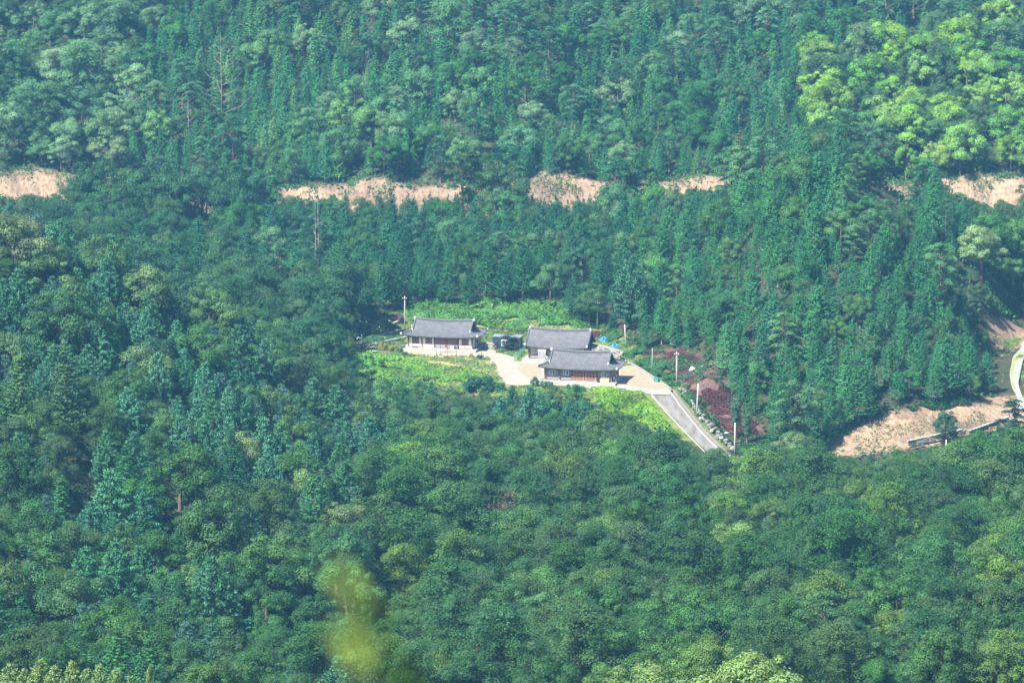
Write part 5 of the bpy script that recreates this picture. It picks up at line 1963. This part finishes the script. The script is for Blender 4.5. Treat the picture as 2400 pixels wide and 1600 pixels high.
# lone tree and dark pine by the tan bank
p_ = hit(2212, 1040)
specimen('oak_tree', p_[0], p_[1] - 1.5, float(ground(p_[0], p_[1] - 1.5)), 8.0, 2.7, *V_('oak_tree', 0), 10.0, 4.2, (0.035, 0.085, 0.045), 'lone dark tree standing in front of the tan earth bank', 'tree')
p_ = hit(2375, 1075)
specimen('red_pine', *p_, 10.5, 4.0, *V_('red_pine', 3), 9.5, 3.2, (0.024, 0.070, 0.040), 'dark spreading pine at the right end of the tan bank', 'tree')

# ivy-wrapped trunks beside the lamp post


def crown_column(nl=1500, h0=3.0, h1=10.0):
    f = rng.uniform(0, 1, nl)
    th = rng.uniform(0, 6.28, nl)
    rad = 0.75 + 0.35 * vnoise(th * 1.2, f * 9, 1.0) + 0.55 * smooth(0.55, 0.85, f) - 0.5 * smooth(0.93, 1.0, f)
    P = np.c_[rad * np.cos(th), rad * np.sin(th), h0 + (h1 - h0) * f]
    Nn = np.c_[np.cos(th), np.sin(th), np.full(nl, 0.35)] + unit(nl) * 0.5
    return P, Nn, 0.34 * rng.uniform(0.7, 1.3, nl), 0.6, np.clip(1 + 0.18 * rng.normal(size=nl), .5, 1.6), None


ivy = crown_mesh('ivy_crown', crown_column(), M['leaf'])
ivt = trunk_mesh('ivy_trunk', 9.5, 0.2, M['bark'], (), 0.15)
for (u, v, vt, lab) in ((1724, 1030, 930, 'left of two ivy-wrapped tree trunks behind the lamp post'), (1750, 1046, 950, 'right of two ivy-wrapped tree trunks behind the lamp post')):
    p_ = hit(u, v)
    specimen('ivy_tree', *p_, (v - vt) / FPX * float(proj(*p_)[2]) / CP, 1.15, ivy, ivt, 10.0, 1.2, (0.040, 0.105, 0.045), lab, 'tree', None, 'ivy-wrapped trunks by the lamp post')


def dead_tree(x, y, z, h, label, n=14, spread=0.22, low=0.25):
    root = empty('dead_tree', (x, y, z), 0, label, 'tree')
    MB().tube([(0, 0, -0.5), (0.1, 0, h * 0.5), (0, 0, h)], [0.17, 0.11, 0.03], 6).build('trunk', M['deadwood'], root)
    for k in range(n):
        f = low + (0.95 - low) * k / n
        L = h * spread * (1.15 - f)
        th = k * 2.4
        e = Vector((math.cos(th), math.sin(th), 0))
        a = Vector((0, 0, h * f))
        MB().tube([a, a + e * L * 0.6 + Vector((0, 0, L * 0.25)), a + e * L + Vector((0, 0, L * 0.62))], [0.06, 0.04, 0.015], 4).build('branch', M['deadwood'], root)
    return root


def tip_h(u, vt, x, y, z):
    q = at(u, vt, 0)
    return (CAM_H + (q[2] - CAM_H) * (y / q[1])) - z


for (u, vt, y, lab, nn, spd) in ((516, 72, 868, 'bare pinkish dead conifer on the far hillside with upswept branches', 22, 0.32),
                                 (440, 225, 862, 'smaller bare dead tree below and left of the pinkish dead conifer', 12, 0.25),
                                 (744, 440, 772, 'thin bare grey dead trunk before the trees left of the long bank', 16, 0.13),
                                 (738, 470, 764, 'second thin bare dead trunk close beside the taller grey one', 12, 0.12),
                                 (1655, 440, 792, 'bare brown dead spire in the wood right of the houses', 16, 0.14)):
    x, y, z = at_foot(u, vt, y)
    dead_tree(x, y, z, max(8, tip_h(u, vt, x, y, z)), lab, nn, spd)

# tawny tree with long drooping boughs in the near wood, grey-purple tree, red leaves
x, y, z = hit(1180, 1315)
specimen('spreading_tree', x, y, z, 11.0, 6.0, *V_('spreading_tree', 2), 9.0, 4.6, (0.115, 0.098, 0.062), 'tawny brown layered tree with long boughs amid the near green wood', 'tree')
x, y, z = hit(2095, 1425)
specimen('oak_tree', x, y, z, 9.5, 3.2, *V_('oak_tree', 2), 10.0, 4.2, (0.070, 0.078, 0.072), 'grey-purple leafless looking tree in the near wood at right', 'tree')
for (u, v, y, lab) in ((2130, 1300, 505, 'pale yellow-green broad tree just above the grey-purple tree'), (1720, 1300, 520, 'broad yellow-green tree in the middle of the near wood'), (1010, 1215, 540, 'golden green rounded tree left of the tawny tree'), (1880, 1010, 900, '')):
    if not lab:
        continue
    x, y, z = hit(u, v + 75)
    specimen('oak_tree', x, y, z, 10.5, 5.2, *V_('oak_tree', int(rng.integers(6))), 10.0, 4.2, (0.105, 0.185, 0.042), lab, 'tree')

# shrubs
shrub(1128, 912, 3.6, 3.0, (0.018, 0.062, 0.036), 'big dark round bush at the front lip of the weedy lawn', 'bush', 'bush', None, 0)
shrub(1105, 915, 2.6, 2.0, (0.022, 0.075, 0.038), 'smaller dark bush touching the big round bush on its left', 'bush', 'bush')
shrub(1172, 915, 2.3, 1.3, (0.030, 0.095, 0.040), 'small dark green bush between the big round bush and the yard', 'bush', 'bush')
shrub(850, 852, 3.2, 2.2, (0.075, 0.20, 0.035), 'bright vine-covered bush, left of two green mounds', 'bush', 'bush')
shrub(873, 862, 2.6, 2.4, (0.085, 0.21, 0.035), 'bright vine-covered bush, right of two green mounds', 'bush', 'bush')
shrub(900, 820, 2.1, 1.1, (0.20, 0.20, 0.045), 'yellowish shrub, left of a pair by the terrace wall', 'shrub', 'shrub')
shrub(921, 822, 1.9, 1.1, (0.18, 0.20, 0.045), 'yellowish shrub, right of a pair by the terrace wall', 'shrub', 'shrub')
shrub(939, 826, 1.3, 0.7, (0.035, 0.085, 0.055), 'small dark green shrub at the left end of the pale walk', 'shrub', 'shrub')
shrub(948, 833, 1.1, 0.7, (0.04, 0.095, 0.06), 'low blue-green shrub just below the dark one on the walk', 'shrub', 'shrub')
shrub(965, 836, 0.8, 0.8, (0.05, 0.12, 0.045), 'low leafy shrub on the left end of the dry lawn', 'shrub', 'shrub')
shrub(1125, 842, 1.4, 0.65, (0.03, 0.09, 0.05), 'round clipped shrub on a short stem at the lawn right end', 'shrub', 'shrub')
shrub(1104, 836, 1.0, 0.5, (0.45, 0.22, 0.05), 'small orange-flowered shrub on the dry lawn', 'shrub', 'shrub')
shrub(1395, 790, 2.0, 1.4, (0.17, 0.05, 0.055), 'dark red bush above the blue tarpaulins', 'bush', 'bush')
shrub(930, 752, 2.2, 1.5, (0.095, 0.06, 0.075), 'purplish bush above the topmost terrace wall', 'bush', 'bush')
shrub(1253, 905, 2.6, 0.9, (0.035, 0.10, 0.055), 'slender dark shrub at the left front corner of the front house', 'shrub', 'shrub')
for k, (u, v) in enumerate(((1276, 908), (1288, 912), (1332, 914), (1362, 918), (1391, 916), (1410, 917))):
    wd_ = ('leftmost', 'second from left', 'slim spired middle', 'fourth from left', 'fifth from left', 'rightmost')[k]
    shrub(u, v, (1.9, 2.2, 1.8, 1.5, 1.3, 1.2)[k], (0.9, 1.1, 0.45, 0.8, 0.8, 0.7)[k], (0.045, 0.115, 0.055), f'{wd_} of six shrubs in front of the front house', 'shrub', 'shrub', 'shrubs along the lip before the front house')
# garden pine in front of the cabin and thin saplings on the walk
p_ = at(1190, 822, 0)
specimen('garden_pine', *p_, 3.4, 2.3, *V_('red_pine', 0), 9.5, 3.2, (0.050, 0.085, 0.055), 'flat-topped garden pine in front of the navy cabin window', 'tree')
p_ = at(1163, 826, 0)
specimen('garden_pine', *p_, 2.3, 0.9, *V_('red_pine', 2), 9.5, 3.2, (0.075, 0.085, 0.065), 'thin young tree before the left half of the navy cabin', 'tree')
p_ = at(1212, 828, 0)
specimen('garden_pine', *p_, 2.0, 0.9, *V_('red_pine', 4), 9.5, 3.2, (0.06, 0.085, 0.05), 'young tree before the right half of the navy cabin', 'tree')
SAP = ((1023, 834, 'first thin sapling from the left on the lawn edge'), (1033, 832, 'second thin sapling on the lawn edge, almost touching the first'), (1050, 841, 'tallest thin sapling below the two brown doors'),
       (1069, 834, 'thin sapling under the white cabinet'), (1085, 836, 'thin sapling under the right window of the white-walled house'), (1129, 834, 'reddish sapling at the right end of the dry lawn'))
for k, (u, v, lab) in enumerate(SAP):
    specimen('sapling', *at(u, v, 0), (1.9, 1.7, 2.3, 1.5, 1.6, 1.8)[k], 0.55, shrub_var[k % 4][0], ivt, 1.7 if False else 10.0, 1.6, (0.10, 0.10, 0.06), lab, 'sapling')

# white flowers in the garden
fl = []
for pl_, nn in (([(800, 790), (860, 765), (930, 760), (930, 790), (870, 820), (850, 830), (930, 830), (900, 838), (820, 835)], 26),):
    c_ = 0
    while c_ < nn:
        u, v = rng.uniform(800, 935), rng.uniform(755, 845)
        if in_poly(np.array(u), np.array(v), pl_):
            p_ = hit(u, v)
            fl.append(p_ + np.array((0, 0, rng.uniform(0.8, 1.3))))
            c_ += 1
fl = np.array(fl)
fl = np.concatenate([fl + rng.normal(size=fl.shape) * 0.12 for _ in range(3)])
V, Qd = leaf_quads(fl, unit(len(fl)) * 0.4 + np.array((0, -0.3, 0.8)), 0.19 * rng.uniform(0.6, 1.3, len(fl)), 0.9)
tag(link(bpy.data.objects.new('flowers', np_mesh('flowers', V, Qd, M['white']))), kind='stuff')

#@@TWIG
# ------------------------------------------------------------------ leafy twig close to the lens (far out of focus)
M['twigleaf'] = foliage_mat('twig_leaf', col=(0.29, 0.39, 0.04), transl=0.5, spec=0.2, hue_noise=0.05)
M['twigdark'] = foliage_mat('twig_leaf_old', col=(0.09, 0.19, 0.01), transl=0.4, spec=0.2, hue_noise=0.05)
M['twigbrown'] = foliage_mat('twig_leaf_tip', col=(0.20, 0.31, 0.04), transl=0.5, spec=0.2, hue_noise=0.05)
TD = 3.2


def near(u, v, d=TD):
    p_ = at(u, v, 0) - np.array((0, 0, CAM_H))
    return np.array((0, 0, CAM_H)) + p_ * (d / np.linalg.norm(p_))


tw = empty('leafy_twig', tuple(near(960, 1660)), 0, 'blurred yellow-green leafy twig reaching up close before the wood', 'twig')
t0 = near(960, 1660)
st = [np.array((t0[0], t0[1], 119.6)), np.array((t0[0] + 0.01, t0[1], 122)), t0, near(915, 1570), near(870, 1490), near(845, 1420)]
MB().tube([tuple(q - t0) for q in st], [0.010, 0.008, 0.0045, 0.0035, 0.0025, 0.001], 6).build('stem', M['twigdark'], tw, True)


def blade(name, u0, v0, u1, v1, wpx, mat, dd=0.0, tip=None):
    a, b = near(u0, v0), near(u1, v1, TD + dd)
    ax = b - a
    L = np.linalg.norm(ax)
    ax /= L
    nrm = np.array((0.15, -0.75, 0.65))
    nrm -= (nrm @ ax) * ax
    nrm /= np.linalg.norm(nrm)
    sd = np.cross(ax, nrm)
    W = wpx / FPX * TD
    V, F = [], []
    n = 9
    for i in range(n):
        f = i / (n - 1)
        w_ = W * (math.sin(math.pi * min(1, f ** 0.8)) ** 0.8) * 0.5 + 1e-4
        c_ = a + ax * L * f + nrm * 0.10 * L * math.sin(math.pi * f) - t0
        V += [c_ - sd * w_ + nrm * w_ * 0.25, c_, c_ + sd * w_ + nrm * w_ * 0.25]
    F = [(3 * i + k, 3 * i + k + 1, 3 * i + 4 + k, 3 * i + 3 + k) for i in range(n - 1) for k in range(2)]
    me = np_mesh(name, np.array(V), np.array(F), mat, True, np.ones(len(F)))
    o = link(bpy.data.objects.new(name, me), tw)
    so = o.modifiers.new('thickness', 'SOLIDIFY')
    so.thickness = 0.0006
    return o


blade('leaf', 848, 1430, 775, 1315, 32, M['twigbrown'], 0.04)
blade('leaf', 882, 1490, 838, 1380, 36, M['twigleaf'], -0.04)
blade('leaf', 868, 1535, 770, 1478, 24, M['twigleaf'], 0.03)
blade('leaf', 850, 1580, 800, 1500, 30, M['twigleaf'], 0.05)
blade('leaf', 965, 1660, 890, 1525, 56, M['twigdark'], -0.06)
blade('leaf', 985, 1690, 925, 1580, 50, M['twigdark'], 0.08)
